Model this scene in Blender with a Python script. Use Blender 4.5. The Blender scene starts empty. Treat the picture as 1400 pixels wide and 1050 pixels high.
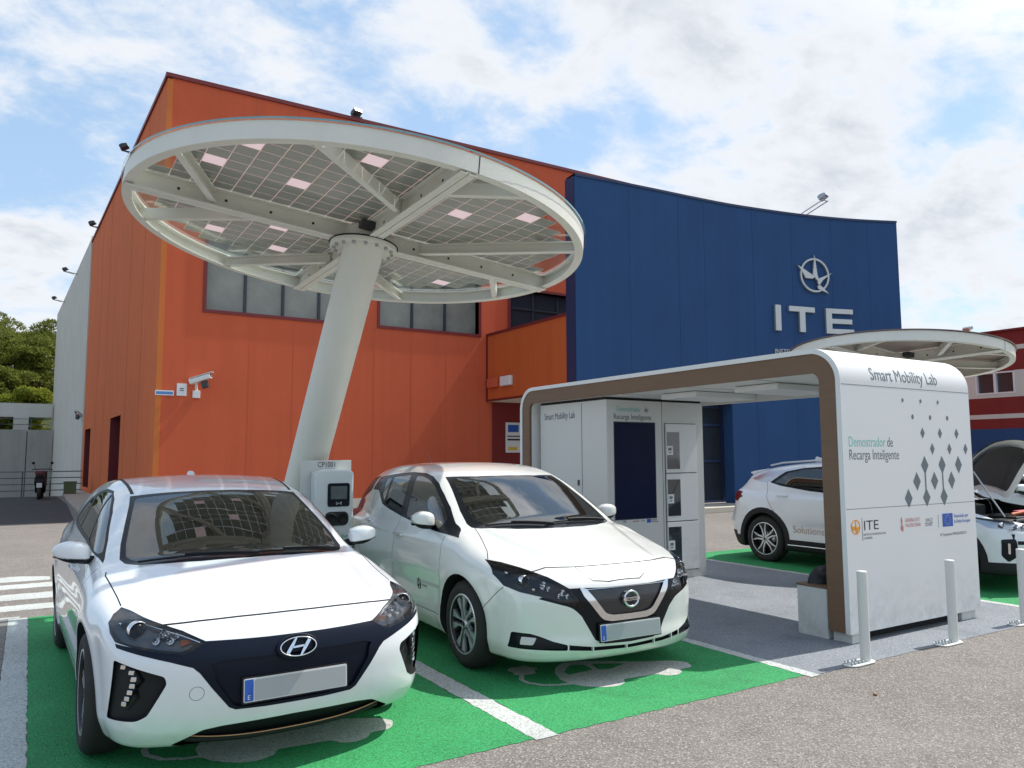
import bpy, bmesh, math, random
import numpy as np
from mathutils import Matrix, Vector
from math import radians as R_, sin, cos, pi
random.seed(7)
rng = np.random.default_rng(11)
SC = bpy.context.scene
COL = SC.collection
# ---------------------------------------------------------------- camera
EYE = 1.55
cam_d = bpy.data.cameras.new('camera'); cam = bpy.data.objects.new('camera', cam_d); COL.objects.link(cam)
FPX = 1051.0
def _axes():
    y = np.array([40-700, 525-626, -FPX]); y /= np.linalg.norm(y)
    x = np.array([2415-700, 525-618, -FPX]); x -= y*(x@y); x /= np.linalg.norm(x)
    return np.stack([x, y, np.cross(x, y)])
RC = _axes()
m = Matrix([list(RC[0])+[0], list(RC[1])+[0], list(RC[2])+[EYE], [0, 0, 0, 1]])
cam.matrix_world = m
cam_d.sensor_width = 36; cam_d.lens = 36*FPX/1400; cam_d.clip_end = 3000; cam_d.clip_start = .05
SC.camera = cam
# ---------------------------------------------------------------- sun, sky, exposure
SUN_EL, SUN_AZ = 55.0, -3.5            # azimuth measured from +X towards +Y
SC.view_settings.view_transform = 'Standard'; SC.view_settings.look = 'None'
SC.view_settings.exposure = 0.76; SC.view_settings.gamma = 1
SC.view_settings.use_curve_mapping = False
sd = bpy.data.lights.new('sun', 'SUN'); sd.energy = 3.15; sd.angle = R_(.55); sd.color = (1, .955, .88)
so = bpy.data.objects.new('sun', sd); COL.objects.link(so)
tosun = Vector((cos(R_(SUN_EL))*cos(R_(SUN_AZ)), cos(R_(SUN_EL))*sin(R_(SUN_AZ)), sin(R_(SUN_EL))))
so.rotation_euler = tosun.to_track_quat('Z', 'Y').to_euler(); so.location = (0, 0, 60)
W = bpy.data.worlds.new('World'); SC.world = W; W.use_nodes = True
def build_world():
    nt = W.node_tree; nt.nodes.clear(); N = nt.nodes.new; L = nt.links.new
    out = N('ShaderNodeOutputWorld'); bg = N('ShaderNodeBackground'); bg.inputs['Strength'].default_value = .115
    sky = N('ShaderNodeTexSky'); sky.sky_type = 'NISHITA'; sky.sun_disc = False
    sky.sun_elevation = R_(SUN_EL); sky.sun_rotation = R_(90-SUN_AZ); sky.altitude = 100; sky.air_density = 1.1
    sky.dust_density = .6; sky.ozone_density = 1.3
    tc = N('ShaderNodeTexCoord'); sep = N('ShaderNodeSeparateXYZ'); L(tc.outputs['Generated'], sep.inputs[0])
    def math_(op, a, b=None, c=None):
        n = N('ShaderNodeMath'); n.operation = op
        for i, v in enumerate((a, b, c)):
            if v is None: continue
            if isinstance(v, (int, float)): n.inputs[i].default_value = v
            else: L(v, n.inputs[i])
        return n.outputs[0]
    zc = math_('ADD', math_('MAXIMUM', sep.outputs[2], 0.0), .34)
    cx = math_('DIVIDE', sep.outputs[0], zc); cy = math_('DIVIDE', sep.outputs[1], zc)
    cmb = N('ShaderNodeCombineXYZ'); L(cx, cmb.inputs[0]); L(cy, cmb.inputs[1])
    mp = N('ShaderNodeMapping'); L(cmb.outputs[0], mp.inputs[0]); mp.inputs['Location'].default_value = CLOUD['loc']
    mp.inputs['Rotation'].default_value = (0, 0, CLOUD['rot']); mp.inputs['Scale'].default_value = (1, 1.25, 1)
    def noise(scale, detail, rough, dist=0, vec=None):
        n = N('ShaderNodeTexNoise'); n.inputs['Scale'].default_value = scale; n.inputs['Detail'].default_value = detail
        n.inputs['Roughness'].default_value = rough; n.inputs['Distortion'].default_value = dist
        L(vec or mp.outputs[0], n.inputs['Vector']); return n.outputs['Fac']
    big = noise(CLOUD['s1'], 3, .5); mid = noise(CLOUD['s2'], 9, .6, .35); fine = noise(CLOUD['s2']*3.3, 8, .62, .2)
    # more cloud towards +X side (image right) and near the horizon
    dirx = math_('MULTIPLY', sep.outputs[0], CLOUD['gx'])
    hor = math_('MULTIPLY', math_('SUBTRACT', 1, sep.outputs[2]), CLOUD['gh'])
    d = math_('ADD', math_('MULTIPLY', big, .75), math_('MULTIPLY', mid, .65))
    d = math_('ADD', d, math_('MULTIPLY', fine, .22)); d = math_('ADD', d, dirx); d = math_('ADD', d, hor)
    mr = N('ShaderNodeMapRange'); mr.interpolation_type = 'SMOOTHSTEP'; L(d, mr.inputs[0])
    mr.inputs[1].default_value = CLOUD['lo']; mr.inputs[2].default_value = CLOUD['hi']
    # thickness shading: thick parts turn grey, rims stay bright
    th = N('ShaderNodeMapRange'); th.interpolation_type = 'SMOOTHSTEP'; L(d, th.inputs[0])
    th.inputs[1].default_value = CLOUD['hi']-.08; th.inputs[2].default_value = CLOUD['hi']+.26
    sh2 = noise(CLOUD['s2']*.8, 7, .62, .4)
    thm = math_('MULTIPLY', th.outputs[0], math_('ADD', math_('MULTIPLY', sh2, 2.6), -.45))
    cr = N('ShaderNodeMix'); cr.data_type = 'RGBA'; L(thm, cr.inputs[0])
    cr.inputs[6].default_value = CLOUD['bright']; cr.inputs[7].default_value = CLOUD['grey']
    skb = N('ShaderNodeMix'); skb.data_type = 'RGBA'; skb.inputs[0].default_value = CLOUD['haze']; L(sky.outputs[0], skb.inputs[6]); skb.inputs[7].default_value = (2.5, 3.6, 4.9, 1)
    # glow added to the clouds close to the sun, as extra fill light
    vd = N('ShaderNodeVectorMath'); vd.operation = 'DOT_PRODUCT'; L(tc.outputs['Generated'], vd.inputs[0]); vd.inputs[1].default_value = tuple(tosun)
    ga = N('ShaderNodeMapRange'); ga.interpolation_type = 'SMOOTHSTEP'; L(vd.outputs['Value'], ga.inputs[0]); ga.inputs[1].default_value = .78; ga.inputs[2].default_value = 1.0; ga.inputs[3].default_value = 1.0; ga.inputs[4].default_value = 2.6
    gm = N('ShaderNodeVectorMath'); gm.operation = 'SCALE'; L(cr.outputs[2], gm.inputs[0]); L(ga.outputs[0], gm.inputs['Scale'])
    mx = N('ShaderNodeMix'); mx.data_type = 'RGBA'; L(mr.outputs[0], mx.inputs[0]); L(skb.outputs[2], mx.inputs[6]); L(gm.outputs[0], mx.inputs[7])
    L(mx.outputs[2], bg.inputs[0]); L(bg.outputs[0], out.inputs[0])
CLOUD = dict(loc=(7.7, 2.6, 3), rot=.9, s1=2.1, s2=4.6, gx=.09, gh=.04, lo=.745, hi=.96, bright=(4.7, 4.85, 5.1, 1), grey=(2.75, 3.1, 3.55, 1), haze=.6)
build_world()
# ---------------------------------------------------------------- helpers
def rgb(r, g, b):      # sRGB 0-255 to linear
    f = lambda c: (c/255/12.92) if c/255 <= .04045 else ((c/255+.055)/1.055)**2.4
    return (f(r), f(g), f(b), 1)
class Bag:
    """collects simple solids and links them as ONE mesh object"""
    def __init__(s): s.v = []; s.f = []; s.mi = []; s.sm = []; s.m = 0; s.smooth = False
    def add(s, vs, fs, smooth=None):
        n = len(s.v); s.v += [tuple(v) for v in vs]
        for f in fs: s.f.append(tuple(i+n for i in f)); s.mi.append(s.m); s.sm.append(s.smooth if smooth is None else smooth)
        return s
    def box(s, x0, x1, y0, y1, z0, z1, M=None):
        vs = [Vector((x, y, z)) for x in (x0, x1) for y in (y0, y1) for z in (z0, z1)]
        if M: vs = [M @ v for v in vs]
        return s.add(vs, [(0, 1, 3, 2), (4, 6, 7, 5), (0, 4, 5, 1), (2, 3, 7, 6), (0, 2, 6, 4), (1, 5, 7, 3)], False)
    def prism(s, poly, axis, a, b, M=None, smooth=False):
        """polygon in the other two axes, extruded from a to b along axis (0,1,2)"""
        def P(p, t):
            q = list(p); q.insert(axis, t); return Vector(q)
        vs = [P(p, a) for p in poly]+[P(p, b) for p in poly]
        if M: vs = [M @ v for v in vs]
        n = len(poly); s.add(vs, [tuple(range(n))[::-1], tuple(range(n, 2*n))], False)
        k = len(s.v)-2*n
        for i in range(n):
            s.f.append((k+i, k+(i+1) % n, k+n+(i+1) % n, k+n+i)); s.mi.append(s.m); s.sm.append(smooth)
        return s
    def tube(s, pts, r, n=12, cap=True, r2=None):
        pts = [Vector(p) for p in pts]; k = len(pts); rings = []
        up = Vector((0, 0, 1))
        for i, p in enumerate(pts):
            t = (pts[min(i+1, k-1)]-pts[max(i-1, 0)]).normalized()
            a = t.cross(up)
            if a.length < .05: a = t.cross(Vector((1, 0, 0)))
            a.normalize(); b = t.cross(a)
            rr = (r[i] if isinstance(r, (list, tuple)) else r)
            rings.append([p+(a*cos(2*pi*j/n)+b*sin(2*pi*j/n))*rr for j in range(n)])
        vs = [v for g in rings for v in g]; fs = []
        for i in range(k-1):
            for j in range(n): fs.append((i*n+j, i*n+(j+1) % n, (i+1)*n+(j+1) % n, (i+1)*n+j))
        s.add(vs, fs, True)
        if cap: s.add(rings[0], [tuple(range(n))[::-1]], False); s.add(rings[-1], [tuple(range(n))], False)
        return s
    def bar(s, a, b, w, h, up=(0, 0, 1)):
        a = Vector(a); b = Vector(b); t = (b-a).normalized(); u = Vector(up); x = t.cross(u).normalized(); z = x.cross(t)
        M = Matrix((list(x)+[0], list(t)+[0], list(z)+[0], [0, 0, 0, 1])).transposed(); M.translation = a
        return s.box(-w/2, w/2, 0, (b-a).length, -h/2, h/2, M)
    def lathe(s, prof, n=24, M=None, smooth=True, arc=2*pi):
        """profile [(r, z)] about the z axis"""
        M = M or Matrix.Identity(4); vs = []
        full = abs(arc-2*pi) < 1e-6; c = n if full else n+1
        for r, z in prof:
            for j in range(c):
                a = arc*j/n; vs.append(M @ Vector((r*cos(a), r*sin(a), z)))
        fs = []
        for i in range(len(prof)-1):
            for j in range(n):
                k = (j+1) % c
                fs.append((i*c+j, i*c+k, (i+1)*c+k, (i+1)*c+j))
        return s.add(vs, fs, smooth)
    def build(s, name, mats, parent=None, bevel=0, seg=2, weld=False):
        if not isinstance(mats, (list, tuple)): mats = [mats]
        me = bpy.data.meshes.new(name); me.from_pydata(s.v, [], s.f)
        for mm in mats: me.materials.append(mm)
        me.polygons.foreach_set('material_index', s.mi); me.polygons.foreach_set('use_smooth', s.sm)
        me.update()
        bm = bmesh.new(); bm.from_mesh(me)
        if weld: bmesh.ops.remove_doubles(bm, verts=bm.verts, dist=1e-5)
        bmesh.ops.recalc_face_normals(bm, faces=bm.faces); bm.to_mesh(me); bm.free()
        o = bpy.data.objects.new(name, me); COL.objects.link(o)
        if parent: o.parent = parent
        if bevel:
            b = o.modifiers.new('bevel', 'BEVEL'); b.width = bevel; b.segments = seg; b.limit_method = 'ANGLE'; b.angle_limit = R_(40)
            b.harden_normals = False
        return o
def tag(o, label=None, cat=None, group=None, kind=None):
    if label: o['label'] = label
    if cat: o['category'] = cat
    if group: o['group'] = group
    if kind: o['kind'] = kind
    return o
def thing(name, label, cat, loc=(0, 0, 0), rz=0, group=None):
    o = bpy.data.objects.new(name, None); COL.objects.link(o); o.empty_display_size = .3
    o.location = loc; o.rotation_euler = (0, 0, rz); tag(o, label, cat, group); return o
def copy_tree(o, parent=None):
    c = o.copy(); COL.objects.link(c); c.parent = parent
    for ch in [q for q in o.children]: copy_tree(ch, c)
    return c
_fonts = {}
def text(name, body, size, mat, M, parent=None, depth=.001, align='LEFT', sx=1.0, bold=0, spacing=1.0):
    cu = bpy.data.curves.new(name, 'FONT'); cu.body = body; cu.size = size; cu.align_x = align; cu.extrude = depth/2
    cu.offset = bold; cu.space_character = spacing; cu.resolution_u = 3
    t = bpy.data.objects.new(name+'_tmp', cu); COL.objects.link(t)
    bpy.context.view_layer.update()
    me = bpy.data.meshes.new_from_object(t.evaluated_get(bpy.context.evaluated_depsgraph_get()))
    bpy.data.objects.remove(t); me.materials.clear(); me.materials.append(mat)
    me.transform(M @ Matrix.Diagonal((sx, 1, 1, 1)))
    o = bpy.data.objects.new(name, me); COL.objects.link(o)
    if parent: o.parent = parent
    return o
def frame(origin, xdir, ydir):
    """matrix whose local x, y axes are given; z is their cross product (faces the viewer)"""
    x = Vector(xdir).normalized(); y = Vector(ydir).normalized(); z = x.cross(y)
    M = Matrix((list(x)+[0], list(y)+[0], list(z)+[0], [0, 0, 0, 1])).transposed(); M.translation = Vector(origin); return M
def inpoly(poly, p):
    x, y = p; c = False; n = len(poly); j = n-1
    for i in range(n):
        xi, yi = poly[i]; xj, yj = poly[j]
        if (yi > y) != (yj > y) and x < (xj-xi)*(y-yi)/(yj-yi)+xi: c = not c
        j = i
    return c
def ribbon(pts, w):
    """closed polygon of width w round a polyline"""
    pts = [Vector((p[0], p[1])) for p in pts]; a = []; b = []
    for i, p in enumerate(pts):
        t = (pts[min(i+1, len(pts)-1)]-pts[max(i-1, 0)]).normalized(); n = Vector((-t.y, t.x))*w/2
        a.append(tuple(p+n)); b.append(tuple(p-n))
    return a+b[::-1]
def smoothpoly(poly, it=1):
    for _ in range(it):
        q = []
        for i in range(len(poly)):
            a = poly[i]; b = poly[(i+1) % len(poly)]
            q.append((a[0]*.8+b[0]*.2, a[1]*.8+b[1]*.2)); q.append((a[0]*.2+b[0]*.8, a[1]*.2+b[1]*.8))
        poly = q
    return poly
def rnd(poly, r=.02, seg=3):
    """round every corner of a polygon with radius-ish r"""
    out = []; n = len(poly)
    for i in range(n):
        p = Vector(poly[i][:2]); a = Vector(poly[i-1][:2])-p; b = Vector(poly[(i+1) % n][:2])-p
        rr = poly[i][2] if len(poly[i]) > 2 else r
        d = min(rr, a.length*.45, b.length*.45)
        if rr <= 0: out.append(tuple(p)); continue
        A = p+a.normalized()*d; B = p+b.normalized()*d
        for k in range(seg+1):
            t = k/seg; out.append(tuple(A*(1-t)**2+p*2*t*(1-t)+B*t*t))
    return out
# ---------------------------------------------------------------- materials
class Mt:
    def __init__(s, name):
        s.m = bpy.data.materials.new(name); s.m.use_nodes = True; s.nt = s.m.node_tree; s.b = s.nt.nodes['Principled BSDF']
        s.out = s.nt.nodes['Material Output']; s._o = None
    def n(s, t, **kw):
        n = s.nt.nodes.new(t)
        for k, v in kw.items():
            if hasattr(n, k): setattr(n, k, v)
            else: n.inputs[k].default_value = v
        return n
    def l(s, a, b): s.nt.links.new(a, b)
    def co(s, scale=None):
        if s._o is None: s._o = s.n('ShaderNodeTexCoord').outputs['Object']
        if scale is None: return s._o
        mp = s.n('ShaderNodeMapping'); mp.inputs['Scale'].default_value = scale; s.l(s._o, mp.inputs[0]); return mp.outputs[0]
    def noise(s, scale, detail=4, rough=.55, vec=None, dist=0):
        n = s.n('ShaderNodeTexNoise'); n.inputs['Scale'].default_value = scale; n.inputs['Detail'].default_value = detail
        n.inputs['Roughness'].default_value = rough; n.inputs['Distortion'].default_value = dist
        s.l(vec or s.co(), n.inputs['Vector']); return n.outputs['Fac']
    def voro(s, scale, feature='F1', out='Distance', vec=None, rnd=1):
        n = s.n('ShaderNodeTexVoronoi'); n.feature = feature; n.inputs['Scale'].default_value = scale; n.inputs['Randomness'].default_value = rnd
        s.l(vec or s.co(), n.inputs['Vector']); return n.outputs[out]
    def ramp(s, fac, stops, interp='LINEAR'):
        r = s.n('ShaderNodeValToRGB'); cr = r.color_ramp; cr.interpolation = interp
        while len(cr.elements) < len(stops): cr.elements.new(.5)
        for e, (p, c) in zip(cr.elements, stops):
            e.position = p; e.color = c if hasattr(c, '__len__') else (c, c, c, 1)
        s.l(fac, r.inputs[0]); return r.outputs[0]
    def mix(s, fac, a, b, mode='MIX'):
        n = s.n('ShaderNodeMix'); n.data_type = 'RGBA'; n.blend_type = mode
        for i, v in ((0, fac), (6, a), (7, b)):
            if isinstance(v, (int, float)): n.inputs[i].default_value = v
            elif isinstance(v, (tuple, list)): n.inputs[i].default_value = v
            else: s.l(v, n.inputs[i])
        return n.outputs[2]
    def math(s, op, a, b=None, c=None):
        n = s.n('ShaderNodeMath'); n.operation = op
        for i, v in enumerate((a, b, c)):
            if v is None: continue
            if isinstance(v, (int, float)): n.inputs[i].default_value = v
            else: s.l(v, n.inputs[i])
        return n.outputs[0]
    def set(s, **kw):
        for k, v in kw.items():
            k = {'col': 'Base Color', 'rough': 'Roughness', 'metal': 'Metallic', 'spec': 'Specular IOR Level', 'coat': 'Coat Weight',
                 'coatr': 'Coat Roughness', 'trans': 'Transmission Weight', 'ior': 'IOR', 'alpha': 'Alpha', 'em': 'Emission Color', 'ems': 'Emission Strength'}[k]
            if hasattr(v, 'is_output') or hasattr(v, 'links'): s.l(v, s.b.inputs[k])
            else: s.b.inputs[k].default_value = v
        return s
    def bump(s, h, strength=.3, dist=.01):
        b = s.n('ShaderNodeBump'); b.inputs['Strength'].default_value = strength; b.inputs['Distance'].default_value = dist
        s.l(h, b.inputs['Height']); s.l(b.outputs[0], s.b.inputs['Normal']); return s
def flat(name, col, rough=.5, metal=0, var=.06, scale=3, bumpy=0, **kw):
    """plain material with slight real-world unevenness of colour and gloss"""
    t = Mt(name); c = tuple(col[:3])+(1,)
    lo = tuple(max(0, v*(1-var)) for v in c[:3])+(1,); hi = tuple(min(1, v*(1+var)) for v in c[:3])+(1,)
    f = t.noise(scale, 6, .6); t.set(col=t.mix(f, lo, hi), rough=t.math('ADD', t.math('MULTIPLY', t.noise(scale*4, 3), .12), rough-.06), metal=metal, **kw)
    if bumpy: t.bump(t.noise(60, 3), bumpy, .004)
    return t.m
def glass_mat(name, tint=(.5, .58, .55), fres=1.5, rough=0.0, boost=0.0):
    t = Mt(name); t.nt.nodes.remove(t.b)
    tr = t.n('ShaderNodeBsdfTransparent'); tr.inputs[0].default_value = (*tint, 1)
    gl = t.n('ShaderNodeBsdfGlossy'); gl.inputs['Roughness'].default_value = rough; gl.inputs['Color'].default_value = (1, 1, 1, 1)
    fr = t.n('ShaderNodeFresnel'); fr.inputs['IOR'].default_value = fres
    fac = fr.outputs[0]
    if boost: fac = t.math('MINIMUM', t.math('ADD', fac, boost), 1)
    mx = t.n('ShaderNodeMixShader'); t.l(fac, mx.inputs[0]); t.l(tr.outputs[0], mx.inputs[1]); t.l(gl.outputs[0], mx.inputs[2])
    t.l(mx.outputs[0], t.out.inputs[0]); return t.m
def paint(name, col, flake=0, dirt=.25):
    t = Mt(name)
    f = t.noise(9, 5, .65); d = t.ramp(f, [(.45, 0), (.8, 1)])
    c = t.mix(t.math('MULTIPLY', d, dirt*.35), col, (col[0]*.72, col[1]*.70, col[2]*.66, 1))
    # road film low on the body
    sep = t.n('ShaderNodeSeparateXYZ'); t.l(t.co(), sep.inputs[0])
    low = t.n('ShaderNodeMapRange'); t.l(sep.outputs[2], low.inputs[0]); low.inputs[1].default_value = .42; low.inputs[2].default_value = .18
    c = t.mix(t.math('MULTIPLY', t.math('MULTIPLY', low.outputs[0], t.ramp(t.noise(14, 6, .7), [(.3, .1), (.75, 1)])), dirt), c, (.30, .26, .20, 1))
    geo = t.n('ShaderNodeNewGeometry')
    c = t.mix(geo.outputs['Backfacing'], c, (.03, .03, .032, 1))
    t.set(col=c, rough=.32, coat=1.0, coatr=.035, spec=.5)
    t.b.inputs['Coat IOR'].default_value = 1.5
    return t.m
M = {}
M['white'] = paint('car_white_cool', (.74, .755, .775, 1))
M['pearl'] = paint('car_white_warm', (.73, .735, .70, 1))
M['carglass'] = glass_mat('car_glass', (.24, .32, .29), 1.52, boost=.10)
M['carglassdark'] = glass_mat('car_glass_privacy', (.14, .17, .16), 1.52, boost=.06)
M['lens'] = glass_mat('lamp_lens', (.88, .9, .92), 1.45)
M['gloss'] = flat('gloss_black', (.006, .008, .012), .25, coat=.08, var=.1, spec=.2)
M['navy'] = flat('gloss_navy_panel', (.005, .009, .020), .32, coat=.06, var=.1, spec=.14)
M['black'] = flat('black_plastic', (.014, .014, .016), .5, bumpy=.15, spec=.25)
M['dark'] = flat('dark_cavity', (.008, .008, .009), .8)
M['rubber'] = flat('tyre_rubber', (.022, .021, .020), .82, var=.25, scale=12, bumpy=.2)
M['chrome'] = flat('chrome', (.78, .79, .80), .12, 1)
M['satin'] = flat('satin_metal', (.55, .56, .58), .3, 1)
M['alloy'] = flat('machined_alloy', (.72, .73, .75), .35, .75, var=.08)
M['alloydark'] = flat('dark_alloy', (.028, .029, .032), .38, .5)
M['copper'] = flat('copper_strip', (.50, .27, .15), .35, 1)
M['cloth'] = flat('seat_cloth', (.035, .035, .038), .9, bumpy=.3)
M['dash'] = flat('dashboard', (.028, .029, .031), .65, bumpy=.3)
M['lampgrey'] = flat('lamp_bezel_grey', (.09, .095, .105), .3, .4)
M['plate'] = flat('plate_blank', (.36, .38, .39), .5, var=.02)
M['plateedge'] = flat('plate_edge', (.62, .63, .62), .5)
M['eu'] = flat('flag_blue', (.015, .09, .42), .5)
M['ink'] = flat('dark_ink', (.03, .033, .04), .6)
M['redlamp'] = flat('red_lamp', (.12, .005, .009), .35, spec=.25)
M['orange'] = flat('indicator_amber', (.6, .18, .07), .3)
M['whiteplastic'] = flat('white_plastic', (.70, .71, .71), .35, var=.03)

def _gm():
    t = Mt('grille_weave'); v = t.voro(90, 'F1', 'Distance'); t.set(col=t.ramp(v, [(.2, (.02, .022, .03, 1)), (.7, (.006, .006, .009, 1))]), rough=.25, coat=.7); t.bump(v, .5, .004); return t.m
M['grillemesh'] = _gm()
# ---------------------------------------------------------------- ground and markings
def struct(o): o['kind'] = 'structure'; return o
def asphalt(name, lo, hi, stone, scale=1.0):
    t = Mt(name)
    f = t.noise(95*scale, 5, .78); v = t.voro(125*scale, 'F1', 'Color'); sep = t.n('ShaderNodeSeparateColor'); t.l(v, sep.inputs[0])
    base = t.mix(t.ramp(t.noise(.55, 5, .6), [(.3, 0), (.7, 1)]), lo, hi)
    base = t.mix(t.ramp(t.noise(3.3, 6, .7), [(.48, 0), (.68, .55)]), base, tuple(c*.72 for c in lo[:3])+(1,))
    c = t.mix(t.ramp(sep.outputs[0], [(.72, 0), (.84, .6), (1, 1)]), base, stone)
    c = t.mix(t.ramp(sep.outputs[1], [(.76, 0), (.9, .55)]), c, tuple(x*.35 for x in lo[:3])+(1,))
    c = t.mix(t.ramp(f, [(.34, .6), (.47, 0)]), c, tuple(x*.4 for x in lo[:3])+(1,))
    t.set(col=c, rough=.88, spec=.3)
    d = t.voro(95*scale, 'F1', 'Distance'); t.bump(t.math('ADD', t.math('MULTIPLY', d, -1), t.noise(40, 4, .7)), .55, .006)
    return t.m
def roadpaint(name, lo, hi, under, wear=.5, scale=1.0, bumpd=.006):
    """paint rolled on coarse asphalt: pits stay dark, worn grains show"""
    t = Mt(name)
    base = t.mix(t.ramp(t.noise(1.1, 5, .65), [(.3, 0), (.7, 1)]), lo, hi)
    base = t.mix(t.ramp(t.noise(48*scale, 4, .8), [(.45, 0), (.72, .6)]), base, tuple(min(1, c*1.7) for c in hi[:3])+(1,))
    pit = t.ramp(t.noise(62*scale, 5, .78), [(.36, 1), (.46, 0)])
    c = t.mix(t.math('MULTIPLY', pit, .85), base, tuple(x*.45 for x in under[:3])+(1,))
    w = t.math('MULTIPLY', t.ramp(t.noise(2.6, 7, .75), [(.5, 0), (.72, 1)]), t.ramp(t.noise(85*scale, 3, .8), [(.42, 0), (.6, 1)]))
    c = t.mix(t.math('MULTIPLY', w, wear), c, under)
    st = t.ramp(t.noise(1.7, 6, .7, dist=.6), [(.56, 0), (.74, 1)]); c = t.mix(t.math('MULTIPLY', st, .38), c, tuple(x*.35+.012 for x in lo[:3])+(1,))
    t.set(col=c, rough=.8, spec=.35)
    d = t.voro(100*scale, 'F1', 'Distance'); t.bump(t.math('ADD', t.math('MULTIPLY', d, -1), t.noise(45, 5, .75)), .6, bumpd)
    return t.m
M['asphalt'] = asphalt('asphalt_worn', (.165, .149, .134, 1), (.215, .194, .175, 1), (.37, .34, .305, 1))
M['asphaltshadow'] = asphalt('asphalt_shadowed', (.045, .044, .046, 1), (.06, .058, .06, 1), (.11, .11, .11, 1))  # asphalt darkened to carry the building's shadow in its colour
M['green'] = roadpaint('green_bay_paint', (.016, .200, .062, 1), (.036, .290, .095, 1), (.03, .06, .035, 1), .35)
M['greyblue'] = roadpaint('greyblue_bay_paint', (.165, .182, .205, 1), (.235, .252, .278, 1), (.10, .10, .10, 1), .5, 1.0)
M['roadwhite'] = roadpaint('white_line_paint', (.40, .42, .40, 1), (.50, .52, .50, 1), (.22, .22, .20, 1), .55)
M['symbol'] = roadpaint('white_symbol_paint', (.40, .395, .375, 1), (.48, .475, .45, 1), (.20, .20, .18, 1), .6)
M['concretepave'] = roadpaint('pavement_concrete', (.34, .30, .25, 1), (.42, .38, .32, 1), (.2, .18, .15, 1), .3, .6, .002)
def sheet(name, polys, z, mat, wob=0.0, label=None):
    """flat marking sheets; wob roughens the outline as brushed paint has"""
    b = Bag()
    for poly in polys:
        P = []
        for i in range(len(poly)):
            a = Vector(poly[i]); c = Vector(poly[(i+1) % len(poly)]); L = (c-a).length; n = max(1, int(L/.045)) if wob else 1
            t = (c-a).normalized(); nn = Vector((-t.y, t.x))
            for k in range(n): P.append(a+(c-a)*k/n+(nn*random.uniform(-wob, wob) if k else Vector((0, 0))))
        b.add([(p.x, p.y, z) for p in P], [tuple(range(len(P)))], False)
    o = b.build(name, mat); bm = bmesh.new(); bm.from_mesh(o.data); bmesh.ops.triangulate(bm, faces=bm.faces)
    for f in bm.faces:
        if f.normal.z < 0: f.normal_flip()
    bm.to_mesh(o.data); bm.free(); return struct(o)
rect = lambda x0, x1, y0, y1: [(x0, y0), (x1, y0), (x1, y1), (x0, y1)]
# ground: one sheet to the horizon with the sunken lower yard at the back left
b = Bag()
xs = [-900, -40, 1.95, 900]; ys = [-300, 36.6, 62, 1500]
for i in range(3):
    for j in range(3):
        if (i, j) == (1, 1): continue
        b.add([(xs[i], ys[j], 0), (xs[i+1], ys[j], 0), (xs[i+1], ys[j+1], 0), (xs[i], ys[j+1], 0)], [(0, 1, 2, 3)], False)
b.add([(-40, 36.6, -3), (1.95, 36.6, -3), (1.95, 62, -3), (-40, 62, -3)], [(0, 1, 2, 3)], False)
b.add([(-40, 36.6, 0), (1.95, 36.6, 0), (1.95, 36.6, -3), (-40, 36.6, -3)], [(0, 1, 2, 3)], False)
b.add([(1.95, 36.6, 0), (1.95, 62, 0), (1.95, 62, -3), (1.95, 36.6, -3)], [(0, 1, 2, 3)], False)
b.add([(-40, 62, 0), (1.95, 62, 0), (1.95, 62, -3), (-40, 62, -3)], [(0, 1, 2, 3)], False)
struct(b.build('ground', M['asphalt'], weld=True))
sheet('road_shadow_patch', [[(-40, 21.4), (1.0, 21.35), (1.15, 30), (1.0, 36.4), (-40, 36.4)]], .004, M['asphaltshadow'])  # dark sheet painted in for the orange building's shadow on the road
G0, G1 = 3.66, 9.0
sheet('parking_bay', [rect(.06, 2.425, G0, G1), rect(2.575, 4.72, G0, G1), rect(8.72, 11.15, G0+.0, G1), rect(11.29, 13.7, G0, G1)], .0025, M['green'], .010)
sheet('charging_area_floor', [rect(4.82, 8.62, 3.62, G1)], .0025, M['greyblue'], .006)
sheet('bay_line', [rect(-.10, .06, G0-.1, G1), rect(2.425, 2.575, G0-.02, G1), rect(4.72, 4.82, 3.60, G1), rect(8.62, 8.72, 3.60, G1), rect(11.15, 11.29, G0, G1), rect(13.7, 13.8, G0, G1)], .0040, M['roadwhite'], .006)
sheet('pedestrian_crossing', [[(-3.4, 11.82), (.3, 11.62), (.3, 11.95), (-.05, 12.15), (-1.5, 12.12)], rect(-6, 1.2, 11.02, 11.40), rect(-6, 1.2, 10.16, 10.60), rect(-6, 1.2, 9.46, 9.80), [(-6, 9.03), (-.02, 9.03), (.0, 9.10), (-6, 9.18)]], .002, M['roadwhite'], .010)
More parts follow.
